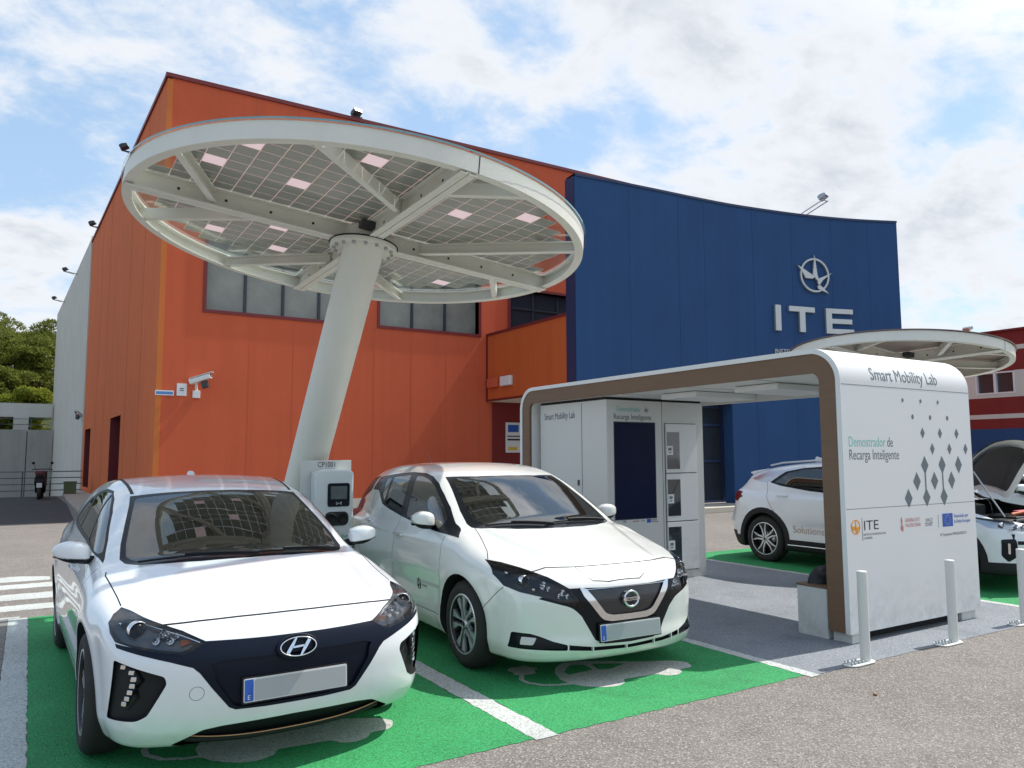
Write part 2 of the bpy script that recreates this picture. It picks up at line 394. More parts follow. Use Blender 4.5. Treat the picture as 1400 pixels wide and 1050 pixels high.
# painted car-and-plug symbols in both bays
def symbol(dx, dy):
    body = [(4.23, 4.27), (4.27, 4.36), (4.20, 4.45), (3.95, 4.58), (3.75, 4.73), (3.60, 4.82), (3.46, 4.84), (3.36, 4.78), (3.26, 4.65), (3.20, 4.50), (3.20, 4.38), (3.25, 4.28), (3.35, 4.19), (3.45, 4.165), (3.54, 4.20), (3.57, 4.27), (3.70, 4.255), (3.86, 4.24), (3.89, 4.17), (3.97, 4.145), (4.05, 4.18), (4.08, 4.24), (4.19, 4.235)]
    return [[(x+dx, y+dy) for x, y in rnd(p, .03)] for p in
            (body, [(3.0, 4.88), (3.05, 4.93), (3.10, 4.95), (3.13, 4.93), (3.20, 4.93), (3.20, 4.88), (3.23, 4.85), (3.22, 4.80), (3.17, 4.79), (3.16, 4.73), (3.10, 4.71), (3.06, 4.73), (3.03, 4.70), (2.99, 4.78), (3.02, 4.82)])], \
           [[(x+dx, y+dy) for x, y in p] for p in (rnd([(3.32, 4.56), (3.33, 4.63), (3.47, 4.76), (3.57, 4.71), (3.545, 4.57)], .02), rnd([(3.63, 4.70), (3.85, 4.575), (3.67, 4.52), (3.58, 4.55)], .02))], \
           [[(x+dx, y+dy) for x, y in ribbon([(3.04, 4.74), (2.97, 4.64), (2.97, 4.55), (3.03, 4.45), (3.12, 4.40), (3.24, 4.37)], .035)]]
for dx, dy in ((0, 0), (-2.38, .0)):
    A, Wn, Cb = symbol(dx, dy)
    sheet('bay_symbol', A, .0040, M['symbol'], .003); sheet('bay_symbol_cable', Cb, .0048, M['symbol'], .002); sheet('bay_symbol_window', Wn, .0055, M['green'], .002)
# pavers left of the bays
def pavers():
    t = Mt('pavers'); br = t.n('ShaderNodeTexBrick'); t.l(t.co(), br.inputs[0]); br.inputs['Scale'].default_value = 1
    br.inputs['Brick Width'].default_value = .20; br.inputs['Row Height'].default_value = .10; br.inputs['Mortar Size'].default_value = .006
    br.inputs['Color1'].default_value = (.27, .25, .225, 1); br.inputs['Color2'].default_value = (.20, .185, .17, 1); br.inputs['Mortar'].default_value = (.06, .055, .05, 1)
    c = t.mix(t.math('MULTIPLY', t.noise(25, 5, .7), .5), br.outputs[0], (.14, .13, .12, 1)); t.set(col=c, rough=.85); t.bump(br.outputs['Fac'], -.4, .01); return t.m
M['pavers'] = pavers()
sheet('pavement', [rect(-9, -.10, 2.0, 9.0)], .004, M['pavers'])
# raised pavement and kerb in front of the blue wall
b = Bag(); b.box(9, 40, 15.15, 21.3, 0, .13); b.m = 1; b.box(9, 40, 14.95, 15.15, 0, .15)
struct(b.build('raised_pavement', [M['concretepave'], flat('kerb_stone', (.52, .47, .38), .8, var=.12, scale=2, bumpy=.4)], bevel=.015))
b = Bag(); b.prism([(1.25, 21.2), (2.62, 21.2), (2.62, 21.40), (2.03, 40), (1.2, 36.5)], 2, 0, .10); struct(b.build('kerb', M['concretepave'], bevel=.01))
# small things lying on the ground
b = Bag(); b.lathe([(.001, .012), (.012, .010), (.014, .004), (.009, .0)], 9, Matrix.Translation((4.72, 3.12, .001))); tag(b.build('leaf_litter', flat('dry_leaf', (.28, .11, .03), .7)), 'small dry brown leaf on the asphalt near the white line', 'leaf')
# ---------------------------------------------------------------- buildings
def render_mat(name, col, streak=.12, panel=None, rough=.85):
    t = Mt(name)
    f = t.noise(.7, 6, .6); g = t.noise(26, 5, .75)
    v = t.noise(1.0, 6, .65, vec=t.co((3.2, 3.2, .14)))
    lo = tuple(c*(1-streak*1.6) for c in col[:3])+(1,); hi = tuple(min(1, c*(1+streak)) for c in col[:3])+(1,)
    c = t.mix(f, lo, hi); c = t.mix(t.math('MULTIPLY', t.ramp(v, [(.45, 0), (.8, 1)]), streak*3.4), c, tuple(x*.62 for x in col[:3])+(1,))
    c = t.mix(t.math('MULTIPLY', g, streak*1.4), c, tuple(x*.55 for x in col[:3])+(1,))
    t.set(col=c, rough=rough, spec=.25); t.bump(t.math('ADD', t.noise(90, 4, .75), t.math('MULTIPLY', f, .6)), .35, .008)
    return t.m
M['orangewall'] = render_mat('orange_render', (.60, .118, .052), .085)
M['orangeshadelift'] = render_mat('orange_render_shade_lift', (.70, .160, .048), .10)  # front render again, brighter and warmer to paint lifted shade on this wall
M['orangebright'] = render_mat('bright_orange_render', (.60, .175, .045), .06)
M['redtrim'] = flat('dark_red_metal', (.16, .012, .014), .5, var=.15)
M['reddoor'] = flat('dark_red_door', (.13, .008, .012), .45, var=.2)
M['bluewall'] = render_mat('blue_render', (.028, .078, .195), .10)
M['bluedark'] = flat('blue_metal', (.010, .026, .085), .45, var=.1)
M['concrete'] = render_mat('board_concrete', (.64, .60, .52), .10)
M['concretedark'] = render_mat('grey_concrete', (.36, .355, .325), .16)
M['palewall'] = render_mat('pale_render', (.60, .59, .54), .08)
M['redwall'] = render_mat('red_render', (.22, .030, .028), .12)
M['winframe'] = flat('navy_mullion', (.03, .035, .05), .4)
def frosted():
    t = Mt('obscured_glass'); c = t.mix(t.ramp(t.noise(1.4, 4, .6), [(.3, 0), (.7, 1)]), (.20, .20, .175, 1), (.29, .29, .25, 1)); t.set(col=c, rough=.22, spec=.6); return t.m
M['frosted'] = frosted()
M['darkglass'] = flat('dark_window_glass', (.035, .042, .05), .06, var=.2, coat=1)
M['steel'] = flat('galvanised_steel', (.42, .43, .43), .4, .7)
M['lampblack'] = flat('floodlight_black', (.035, .035, .04), .45)

FY = 21.4; ZT = 11.62
ob = thing('office_building', 'tall orange rendered building with dark red roof edge behind the parked cars', 'building', (2.66, FY, 0))
def P(name, bag, mat, par=None, **k):
    o = bag.build(name, mat, None, **k); par = par or ob
    o.parent = par; o.matrix_parent_inverse = Matrix.Translation((-2.66, -FY, 0)) if par is ob else Matrix.Identity(4)
    return o
def win_wall(b, x0, x1, z0, z1, holes, y0, y1):
    """wall slab facing -Y with rectangular holes"""
    xs = sorted({x0, x1, *[h[0] for h in holes], *[h[1] for h in holes]}); zs = sorted({z0, z1, *[h[2] for h in holes], *[h[3] for h in holes]})
    for i in range(len(xs)-1):
        for j in range(len(zs)-1):
            cx = (xs[i]+xs[i+1])/2; cz = (zs[j]+zs[j+1])/2
            if any(h[0] < cx < h[1] and h[2] < cz < h[3] for h in holes): continue
            b.add([(xs[i], y0, zs[j]), (xs[i+1], y0, zs[j]), (xs[i+1], y0, zs[j+1]), (xs[i], y0, zs[j+1])], [(0, 1, 2, 3)], False)
    for a, c, d, e in holes:
        b.add([(a, y0, d), (c, y0, d), (c, y1, d), (a, y1, d)], [(0, 1, 2, 3)], False); b.add([(a, y0, e), (c, y0, e), (c, y1, e), (a, y1, e)], [(0, 1, 2, 3)], False)
        b.add([(a, y0, d), (a, y0, e), (a, y1, e), (a, y1, d)], [(0, 1, 2, 3)], False); b.add([(c, y0, d), (c, y0, e), (c, y1, e), (c, y1, d)], [(0, 1, 2, 3)], False)
wins = [(3.80, 7.95, 5.47, 7.5), (8.72, 12.12, 5.47, 7.5), (13.32, 16.4, 5.42, 7.1)]
b = Bag(); win_wall(b, 2.78, 30, 0, ZT, wins, FY, FY+.30)
b.add([(30, FY, 0), (30, FY+20, 0), (30, FY+20, ZT), (30, FY, ZT)], [(0, 1, 2, 3)], False)
b.add([(2.05, 40.4, 0), (30, 41, 0), (30, 41, ZT), (2.05, 40.4, ZT)], [(0, 1, 2, 3)], False)
P('front_wall', b, M['orangewall'], weld=True)
# side wall with two deep door recesses
LWd = Vector((2.05-2.66, 40.4-FY, 0)); LWl = LWd.length; LWd.normalize(); LWn = Vector((-LWd.y, LWd.x, 0))
def LW(s, z, d=0): p = Vector((2.66, FY, 0))+LWd*s-LWn*(-d); return (p.x, p.y, z)   # d>0 sticks out to -X
doors = [(6.5, 9.15, .05, 2.93), (15.8, 18.2, .28, 2.80)]
b = Bag(); ss = [.02, 6.5, 9.15, 15.8, 18.2, LWl]; zz = [0, .05, .28, 2.80, 2.93, ZT]
for i in range(5):
    for j in range(5):
        cs = (ss[i]+ss[i+1])/2; cz = (zz[j]+zz[j+1])/2
        if any(d[0] < cs < d[1] and d[2] < cz < d[3] for d in doors): continue
        b.add([LW(ss[i], zz[j]), LW(ss[i+1], zz[j]), LW(ss[i+1], zz[j+1]), LW(ss[i], zz[j+1])], [(0, 1, 2, 3)], False)
P('side_wall', b, M['orangeshadelift'], weld=True)
b = Bag(); b.prism([(2.655, FY-.012), (2.79, FY-.012), (2.79, FY+.2), (2.655, FY+.2)], 2, 0, ZT-.05); P('corner_strip', b, M['orangebright'])
for d in doors:
    b = Bag(); a, c, e, f = d; r = -.45
    b.add([LW(a, e), LW(a, f), LW(a, f, r), LW(a, e, r)], [(0, 1, 2, 3)], False); b.add([LW(c, e), LW(c, f), LW(c, f, r), LW(c, e, r)], [(0, 1, 2, 3)], False)
    b.add([LW(a, f), LW(c, f), LW(c, f, r), LW(a, f, r)], [(0, 1, 2, 3)], False); b.add([LW(a, e), LW(c, e), LW(c, e, r), LW(a, e, r)], [(0, 1, 2, 3)], False)
    b.add([LW(a, e, r), LW(c, e, r), LW(c, f, r), LW(a, f, r)], [(0, 1, 2, 3)], False)
    k = 9
    for i in range(k):
        s0 = a+(c-a)*i/k+.03; s1 = a+(c-a)*(i+1)/k-.03; b.add([LW(s0, e+.05, r+.03), LW(s1, e+.05, r+.03), LW(s1, f-.05, r+.03), LW(s0, f-.05, r+.03)], [(0, 1, 2, 3)], False)
    P('door', b, M['reddoor'])
b = Bag(); b.box(2.60, 30.05, FY-.05, FY+.18, ZT-.01, ZT+.10)
q = [LW(0, ZT-.01, .05), LW(LWl, ZT-.01, .05), LW(LWl, ZT-.01, -.2), LW(0, ZT-.01, -.2)]; b.prism([(p[0], p[1]) for p in q], 2, ZT-.012, ZT+.098)
P('roof_coping', b, M['redtrim'])
b = Bag(); b.add([(2.7, FY+.1, ZT-.1), (30, FY+.1, ZT-.1), (30, 41, ZT-.1), (2.1, 40.3, ZT-.1)], [(0, 1, 2, 3)], False); P('roof', b, M['concrete'])
# render panel joints
b = Bag()
for x in (4.95, 6.15, 7.35, 8.55, 9.75, 10.95, 12.15): b.box(x-.005, x+.005, FY-.002, FY+.01, 0, 5.40)
for x in (4.95, 6.15, 7.35, 8.55, 9.75, 10.95, 12.15, 13.35): b.box(x-.008, x+.008, FY-.003, FY+.01, 7.6, ZT-.05)
for s in (2.8, 5.6, 11.3, 14.1): b.bar(LW(s, .1, .0), LW(s, ZT-.1, .0), .010, .005, up=LWd)
P('wall_joint', b, render_mat('joint_orange', (.48, .104, .050), .1))
for i, (a, c, d, e) in enumerate(wins):
    b = Bag(); t = .085
    b.box(a-t, a, FY-.03, FY+.28, d-t, e+t); b.box(c, c+t, FY-.03, FY+.28, d-t, e+t); b.box(a, c, FY-.03, FY+.28, d-t, d); b.box(a, c, FY-.03, FY+.28, e, e+t)
    f = P('window', b, M['redtrim'])
    b = Bag(); b.box(a, c, FY+.22, FY+.24, d, e); P('pane', b, M['frosted'] if i < 2 else M['darkglass'], f)
    b = Bag(); n = 4 if i == 0 else 3
    for k in range(1, n): x = a+(c-a)*k/n; b.box(x-.035, x+.035, FY+.16, FY+.22, d, e)
    b.box(a, c, FY+.165, FY+.219, e-.62, e-.56); P('mullion', b, M['winframe'], f)
# projecting upper room between the facade and the blue wall
b = Bag(); b.box(12.42, 16.0, 16.98, FY-.002, 3.36, 5.42); P('projecting_room', b, render_mat('orange_render_room', (.58, .12, .030), .10))
b = Bag(); b.box(12.39, 16.0, 16.95, FY-.004, 5.42, 5.50); b.box(12.395, 12.45, FY-.08, FY-.003, 3.30, 5.42); b.box(12.40, 12.46, 16.95, FY-.08, 3.30, 3.36); P('room_trim', b, M['redtrim'])
b = Bag(); b.box(12.46, 16.0, 16.99, FY-.01, 3.30, 3.357); P('soffit', b, M['palewall'])
b = Bag(); b.box(12.62, 20, FY-.025, FY-.003, 0, 3.29); P('entrance_wall', b, M['redwall'])
# lowest plinth
b = Bag(); b.box(2.95, 12.6, FY-.02, FY-.002, 0, .35); P('plinth', b, M['concrete'])

# blue curved wall (freestanding screen with an entrance opening)
BW = [Vector(p) for p in ((12.4, 16.54), (13.8, 16.40), (15.27, 16.30), (16.7, 16.22), (18.1, 16.10), (19.55, 15.87), (20.96, 15.58), (22.3, 15.20), (23.3, 14.83), (24.2, 14.44))]
HB = 9.26
def smooth_line(pts, sub=6):
    out = []
    for i in range(len(pts)-1):
        p0 = pts[max(i-1, 0)]; p1 = pts[i]; p2 = pts[i+1]; p3 = pts[min(i+2, len(pts)-1)]
        for k in range(sub):
            t = k/sub; out.append(.5*((2*p1)+(-p0+p2)*t+(2*p0-5*p1+4*p2-p3)*t*t+(-p0+3*p1-3*p2+p3)*t**3))
    return out+[pts[-1]]
BL = smooth_line(BW)
def bw_off(d):
    r = []
    for i, p in enumerate(BL):
        t = (BL[min(i+1, len(BL)-1)]-BL[max(i-1, 0)]).normalized(); r.append(p+Vector((-t.y, t.x))*d)
    return r
B0, B1 = BL, bw_off(.42)
bw = thing('screen_wall', 'tall curved blue wall standing to the right of the orange building', 'wall', (12.4, 16.54, 0))
def Q(name, bag, mat, par=None, **k):
    o = bag.build(name, mat, None, **k); o.parent = par or bw; o.matrix_parent_inverse = Matrix.Translation((-12.4, -16.54, 0)) if (par or bw) is bw else Matrix.Identity(4); return o
def X_at(x):
    for i in range(len(B0)-1):
        if B0[i].x <= x <= B0[i+1].x: t = (x-B0[i].x)/(B0[i+1].x-B0[i].x); return B0[i].lerp(B0[i+1], t), B1[i].lerp(B1[i+1], t)
OP = (15.55, 17.93, 3.1)
b = Bag(); segs = [(x, None) for x in sorted({p.x for p in B0} | {OP[0], OP[1]})]
xs = [s[0] for s in segs]
for i in range(len(xs)-1):
    a0, a1 = X_at(xs[i]) if i else (B0[0], B1[0]); c0, c1 = X_at(min(xs[i+1], B0[-1].x-1e-6))
    z0 = OP[2] if OP[0]-1e-6 <= xs[i] and xs[i+1] <= OP[1]+1e-6 else 0.0
    vs = [(a0.x, a0.y, z0), (c0.x, c0.y, z0), (c0.x, c0.y, HB), (a0.x, a0.y, HB), (a1.x, a1.y, z0), (c1.x, c1.y, z0), (c1.x, c1.y, HB), (a1.x, a1.y, HB)]
    fs = [(0, 1, 2, 3), (4, 7, 6, 5), (3, 2, 6, 7)]
    if z0: fs.append((0, 4, 5, 1))
    if i == 0 or abs(xs[i]-OP[1]) < 1e-6: fs.append((0, 3, 7, 4))
    if i == len(xs)-2 or abs(xs[i+1]-OP[0]) < 1e-6: fs.append((1, 5, 6, 2))
    b.add(vs, fs, False)
o = Q('wall_face', b, M['bluewall'], weld=True)
b = Bag(); b.box(12.385, 12.397, 16.56, 16.97, 0, HB); Q('edge_strip', b, M['bluedark'])
b = Bag()
for i in range(len(B0)-1):
    p, r, p1, r1 = B0[i], B1[i], B0[i+1], B1[i+1]; n = (r-p).normalized()*.03; n1 = (r1-p1).normalized()*.03
    b.add([(*(p-n), HB), (*(p1-n1), HB), (*(r1+n1), HB), (*(r+n), HB), (*(p-n), HB+.07), (*(p1-n1), HB+.07), (*(r1+n1), HB+.07), (*(r+n), HB+.07)], [(0, 3, 2, 1), (4, 5, 6, 7), (0, 1, 5, 4), (3, 7, 6, 2)], False)
Q('coping', b, M['bluedark'], weld=True)
b = Bag()
for x in (14.2, 16.0, 17.0, 18.9, 20.4, 21.9, 23.2):
    p, r = X_at(x); b.bar((p.x, p.y-.002, 3.2 if 15.5 < x < 18 else .1), (p.x, p.y-.002, HB-.02), .007, .005, up=(1, 0, 0))
Q('wall_joint', b, M['bluewall'])
p0, r0 = X_at(15.6); p1, r1 = X_at(17.9)
b = Bag(); b.box(15.3, 19.6, r0.y+.10, r0.y+.14, .13, 3.6); gl = Q('entrance_glazing', b, M['darkglass'])
b = Bag()
for x in (15.6, 16.75, 18.1): b.box(x, x+.07, r0.y+.04, r0.y+.10, .13, 3.5)
for z in (.13, 1.35, 2.45, 3.0): b.box(15.3, 19.6, r0.y+.045, r0.y+.098, z, z+.07)
Q('glazing_bar', b, M['bluedark'], gl)
# lettering and emblem on the blue wall
sg = thing('wall_sign', 'brushed metal letters ITE under a round star emblem on the blue wall', 'sign', (21.2, 15.48, 5))
def wall_frame(x, z, out=.06):
    p, r = X_at(x); a, _ = X_at(x-.3); c, _ = X_at(x+.3); t = (c-a).normalized(); n = Vector((t.y, -t.x))
    return frame((p.x+n.x*out, p.y+n.y*out, z), (t.x, t.y, 0), (0, 0, 1))
M['signmetal'] = flat('sign_aluminium', (.50, .51, .50), .38, .55, var=.08)
def S(name, bag): o = bag.build(name, M['signmetal'], None, bevel=.008); o.parent = sg; o.matrix_parent_inverse = Matrix.Translation((-21.2, -15.48, -5)); return o
zb, hh = 5.44, .82
X = wall_frame(19.72, zb); b = Bag(); b.prism([(-.10, 0), (.12, 0), (.12, hh), (-.10, hh)], 2, -.05, .04, X); S('letter', b)
X = wall_frame(20.65, zb); b = Bag(); b.prism([(-.10, 0), (.12, 0), (.12, hh-.17), (.50, hh-.17), (.50, hh), (-.50, hh), (-.50, hh-.17), (-.10, hh-.17)], 2, -.05, .04, X); S('letter', b)
X = wall_frame(22.05, zb); b = Bag(); b.prism([(-.52, 0), (.52, 0), (.52, .16), (-.30, .16), (-.30, .33), (.46, .33), (.46, .49), (-.30, .49), (-.30, hh-.16), (.50, hh-.16), (.50, hh), (-.52, hh)], 2, -.05, .04, X); S('letter', b)
X = wall_frame(21.2, 7.32); b = Bag(); n = 48; R1_ = .56
for i in range(n):
    a0 = 2*pi*i/n; a1 = 2*pi*(i+1)/n
    b.prism([(R1_*cos(a0), R1_*sin(a0)), (R1_*cos(a1), R1_*sin(a1)), ((R1_-.065)*cos(a1), (R1_-.065)*sin(a1)), ((R1_-.065)*cos(a0), (R1_-.065)*sin(a0))], 2, -.04, .03, X)
b.prism([(0, .68), (.09, -.0), (.13, -.12), (.10, -.20), (-.09, .0)], 2, -.03, .045, X)
b.prism([(-.66, .30), (-.09, -.0), (.0, -.06), (-.10, -.12), (-.36, -.12), (-.50, .10)], 2, -.032, .04, X)
b.prism([(.68, .12), (.13, -.10), (.08, -.22), (.14, -.34), (.30, -.14)], 2, -.028, .043, X)
b.prism([(.52, -.58), (.10, -.44), (.08, -.34), (.20, -.32)], 2, -.026, .038, X)
S('emblem', b)
X = wall_frame(19.6, 4.72, .02)
o = text('letter_row', 'INSTITUTO TECNOLÓGICO', .22, M['signmetal'], X, None, .03); o.parent = sg; o.matrix_parent_inverse = Matrix.Translation((-21.2, -15.48, -5))
X = wall_frame(19.6, 4.36, .02)
o = text('letter_row', 'DE LA ENERGÍA', .22, M['signmetal'], X, None, .03); o.parent = sg; o.matrix_parent_inverse = Matrix.Translation((-21.2, -15.48, -5))

# floodlights, each a thing of its own
def floodlight(p, aim, label, mat=None, s=1.0, arm=None):
    t = thing('floodlight', label, 'floodlight', p, 0, 'floodlights on the roof edges')
    X = Matrix.Rotation(aim, 4, 'Z') @ Matrix.Rotation(R_(-25), 4, 'X')
    b = Bag(); b.prism([(-.20*s, -.10*s), (.20*s, -.13*s), (.20*s, .10*s), (.05*s, .14*s), (-.20*s, .08*s)], 0, -.22*s, .22*s, X @ Matrix.Translation((0, 0, .25*s))); b.build('housing', mat or M['lampblack'], t, .012)
    b = Bag(); b.box(-.20*s, .20*s, -.225*s, -.205*s, -.085*s, .06*s, X @ Matrix.Translation((0, 0, .25*s))); b.build('lens', M['satin'], t)
    b = Bag(); b.bar((-.24*s, 0, 0), (-.24*s, 0, .26*s), .02, .05*s); b.bar((.24*s, 0, 0), (.24*s, 0, .26*s), .02, .05*s); b.bar((-.25*s, 0, .0), (.25*s, 0, 0), .05*s, .02)
    if arm:
        for dx in (-.2*s, .2*s): b.bar((dx, 0, 0), (dx+arm[0], arm[1], arm[2]), .03, .03)
    b.build('bracket', M['steel'] if mat else M['lampblack'], t)
    return t
q = LW(6.2, ZT+.02, .22); floodlight(q, R_(70), 'black floodlight on the upper left roof edge of the orange building', s=.62, arm=(.3, 0, -.05))
q = LW(16.2, ZT+.02, .22); floodlight(q, R_(70), 'black floodlight on the left roof edge, next to the grey concrete block', s=.62, arm=(.3, 0, -.05))
floodlight((7.9, FY-.05, ZT+.12), R_(10), 'black floodlight on the front roof edge above the large solar canopy', s=.62)
p, r = X_at(21.25); floodlight((p.x, p.y-.5, HB+.42), R_(15), 'silver floodlight on two arms above the star emblem on the blue wall', M['steel'], .62, (-.35, .55, -.36))

# grey concrete block behind, left
gb = Bag(); gb.prism([(2.02, 40.42), (9, 40.7), (9, 64), (1.24, 64)], 2, -3, 11.85)
cb = tag(gb.build('concrete_building', M['concrete']), 'tall narrow grey concrete block behind the left end of the orange building', 'building')
b = Bag(); b.box(2.0, 2.25, 40.30, 40.41, 0, 11.9); b.build('end_fin', M['palewall'], cb)
for s, lbl in ((47.5, 'small floodlight near the top of the grey concrete block, closer one'), (56.5, 'small floodlight near the top of the grey concrete block, farther one')):
    floodlight((1.24+(2.02-1.24)*(64-s)/(64-40.42)-.55, s, 11.6), R_(70), lbl, s=.6, arm=(.5, 0, -.1))
rw = Bag(); rw.box(-30, 1.25, 61.0, 61.5, -3, 3.43); rwo = tag(rw.build('retaining_wall', M['concretedark']), 'long grey concrete retaining wall at the far left', 'wall')
b = Bag()
for x in np.arange(-29, 1.2, 2.4): b.box(x-.02, x+.02, 60.985, 60.999, -2.9, 3.3)
b.build('wall_joint', M['dark'], rwo)
b = Bag(); b.box(-30, 1.2, 62.0, 62.6, 4.32, 5.26); pw = tag(b.build('parapet_beam', M['palewall']), 'pale horizontal parapet beam above the grey retaining wall', 'wall')
b = Bag(); b.box(-1.03, -.15, 61.9, 62.3, 3.3, 4.4); b.box(-9.5, -8.0, 61.9, 62.3, 3.3, 4.4); b.build('pillar', M['palewall'], pw)
def railing(x0, x1, y, z0, h, rows, label, step=1.6, r=.02):
    t = thing('railing', label, 'railing', (x0, y, z0))
    b = Bag()
    for k in range(rows): b.tube([(0, 0, h*(k+1)/rows), (x1-x0, 0, h*(k+1)/rows)], r, 8)
    b.build('rail', M['rail'], t)
    n = int((x1-x0)/step)+1
    for k in range(n):
        b = Bag(); b.tube([(min(k*step, x1-x0), 0, 0), (min(k*step, x1-x0), 0, h)], r*1.3, 8); b.build('post', M['rail'], t)
M['rail'] = flat('grey_rail', (.10, .12, .14), .4, .6)
railing(-9, 1.9, 36.45, .0, 1.0, 4, 'grey metal railing with four bars in front of the concrete wall', 2.2)
railing(-12, 1.1, 61.6, 3.43, .75, 2, 'thin railing on top of the grey retaining wall under the pale beam', 2.4)

# red building at the far right
rb = thing('red_building', 'dark red building with white bands and a blue base at the right edge', 'building', (35, 5, 0))
def RB(name, y0, y1, z0, z1, x=35.0, mat=None, par=None, x1=None):
    b = Bag(); b.box(x, x1 or x+.3, y0, y1, z0, z1); o = b.build(name, mat, par or rb)
    o.matrix_parent_inverse = Matrix.Translation((-35, -5, 0)) if par is None else Matrix.Identity(4); return o
RB('wall_band', 2, 40, 6.16, 6.78, mat=M['redwall'], x1=48); RB('white_band', 2, 40, 5.97, 6.16, 34.99, M['palewall']); RB('wall_band', 2, 40, 5.10, 5.97, mat=M['redwall'])
# window strip with real openings
b = Bag()
yw = [(9.6, 11.2), (12.9, 14.5), (16.06, 17.66), (19.3, 20.9)]
prev = 2
for y0, y1 in yw: b.box(34.99, 35.3, prev, y0, 4.14, 5.10); prev = y1
b.box(34.99, 35.3, prev, 40, 4.14, 5.10); b.box(34.991, 35.3, 2, 40, 3.98, 4.14)
o = b.build('window_band', M['palewall'], rb); o.matrix_parent_inverse = Matrix.Translation((-35, -5, 0))
for y0, y1 in yw:
    f = RB('window', y0, y1, 4.14, 5.08, 35.12, M['darkglass'], x1=35.16)
    b = Bag(); ym = (y0+y1)/2
    for a, c in ((y0, y0+.07), (ym-.05, ym+.05), (y1-.07, y1)): b.box(34.97, 35.12, a, c, 4.14, 5.08)
    for a, c in ((y0+.07, ym-.05), (ym+.05, y1-.07)):
        b.box(34.972, 35.118, a, c, 4.14, 4.20); b.box(34.972, 35.118, a, c, 5.02, 5.08)
    b.build('window_frame', M['whiteplastic'], f)
RB('wall_band', 2, 40, 3.27, 3.98, mat=M['redwall']); RB('white_band', 2, 40, 3.08, 3.27, 34.99, M['palewall']); RB('wall_band', 2, 40, 2.65, 3.08, mat=M['redwall']); RB('blue_base', 2, 40, 0, 2.65, mat=M['bluewall'])
b = Bag(); b.box(34.9, 35.2, 2, 40, 6.78, 6.86); o = b.build('coping', M['redtrim'], rb); o.matrix_parent_inverse = Matrix.Translation((-35, -5, 0))
floodlight((34.6, 17.6, 6.88), R_(80), 'grey floodlight on the roof edge of the red building', M['steel'], .7, (.3, 0, -.05))

# cctv cameras, notices and boxes on the walls
def cctv(p, rz, label, s=1.0):
    t = thing('security_camera', label, 'camera', p, rz)
    b = Bag(); b.box(-.09*s, .09*s, -.10*s, .0, -.13*s, .06*s); b.build('junction_box', M['whiteplastic'], t, .01)
    b = Bag(); b.tube([(0, -.05*s, .06*s), (-.02*s, -.10*s, .24*s), (.02*s, -.22*s, .34*s)], .035*s, 10); b.build('arm', M['whiteplastic'], t)
    X = Matrix.Translation((.05*s, -.22*s, .36*s)) @ Matrix.Rotation(R_(62), 4, 'Z') @ Matrix.Rotation(R_(-18), 4, 'X')
    b = Bag(); b.prism(rnd([(-.09*s, -.07*s), (.09*s, -.07*s), (.10*s, .05*s), (0, .09*s), (-.10*s, .05*s)], .03*s), 1, -.28*s, .26*s, X); h = b.build('housing', M['whiteplastic'], t, .008)
    b = Bag(); b.box(-.11*s, .11*s, -.36*s, .22*s, .070*s, .082*s, X); b.build('sunshield', M['whiteplastic'], t, .006)
    b = Bag(); b.lathe([(.001, .285*s), (.055*s, .285*s), (.06*s, .26*s)], 16, X @ Matrix.Rotation(R_(90), 4, 'X')); b.prism(rnd([(-.07*s, -.30*s), (.07*s, -.30*s), (.07*s, -.12*s), (-.07*s, -.12*s)], .02*s), 1, -.1*s, .05*s, X @ Matrix.Translation((.02*s, -.05*s, .03*s))); b.build('lens', M['lampblack'], t)
    return t
cctv((3.62, FY-.01, 3.22), 0, 'white security camera on an arm on the orange front wall', 1.0)
q = LW(19.2, 3.2, .02); cctv(q, R_(-90), 'small white security camera at the far end of the orange side wall', .9)
def notice(name, label, x, z, w, h, y, marks):
    t = thing(name, label, 'notice', (x, y, z)); b = Bag(); b.box(-w/2, w/2, -.02, 0, -h/2, h/2); b.build('board', M['whiteplastic'], t)
    for mt, x0, x1, z0, z1 in marks:
        b = Bag(); b.box(x0*w, x1*w, -.024, -.02, z0*h, z1*h); b.build('print', mt, t)
M['yellow'] = flat('print_yellow', (.65, .42, .04), .6); M['paperblue'] = flat('print_blue', (.08, .22, .50), .6)
notice('wall_notice', 'white wall notice with a blue flag and yellow line under the projecting room', 13.42, 2.16, .62, .98, FY-.03, [(M['eu'], -.36, .30, .18, .42), (M['ink'], -.4, .4, -.10, -.04), (M['ink'], -.4, .4, .02, .06), (M['yellow'], -.36, .2, -.42, -.32)])
notice('wall_notice', 'small square white notice on the orange wall beside the camera', 3.27, 3.30, .24, .32, FY-.01, [(M['ink'], -.2, .2, .05, .12), (M['ink'], -.2, .2, -.1, -.04)])
notice('wall_notice', 'narrow blue and white plate on the bright orange corner strip', 2.86, 3.20, .44, .13, FY-.03, [(M['paperblue'], -.45, .45, -.3, .25)])
for y, m_, lb in ((20.9, 'orangewall', 'small terracotta coloured junction box on the projecting orange room'), (20.1, 'whiteplastic', 'small white junction box on the projecting orange room')):
    b = Bag(); b.box(12.30, 12.418, y-.30, y+.30, 3.72, 4.02); tag(b.build('junction_box', M[m_], None, .02), lb, 'box')
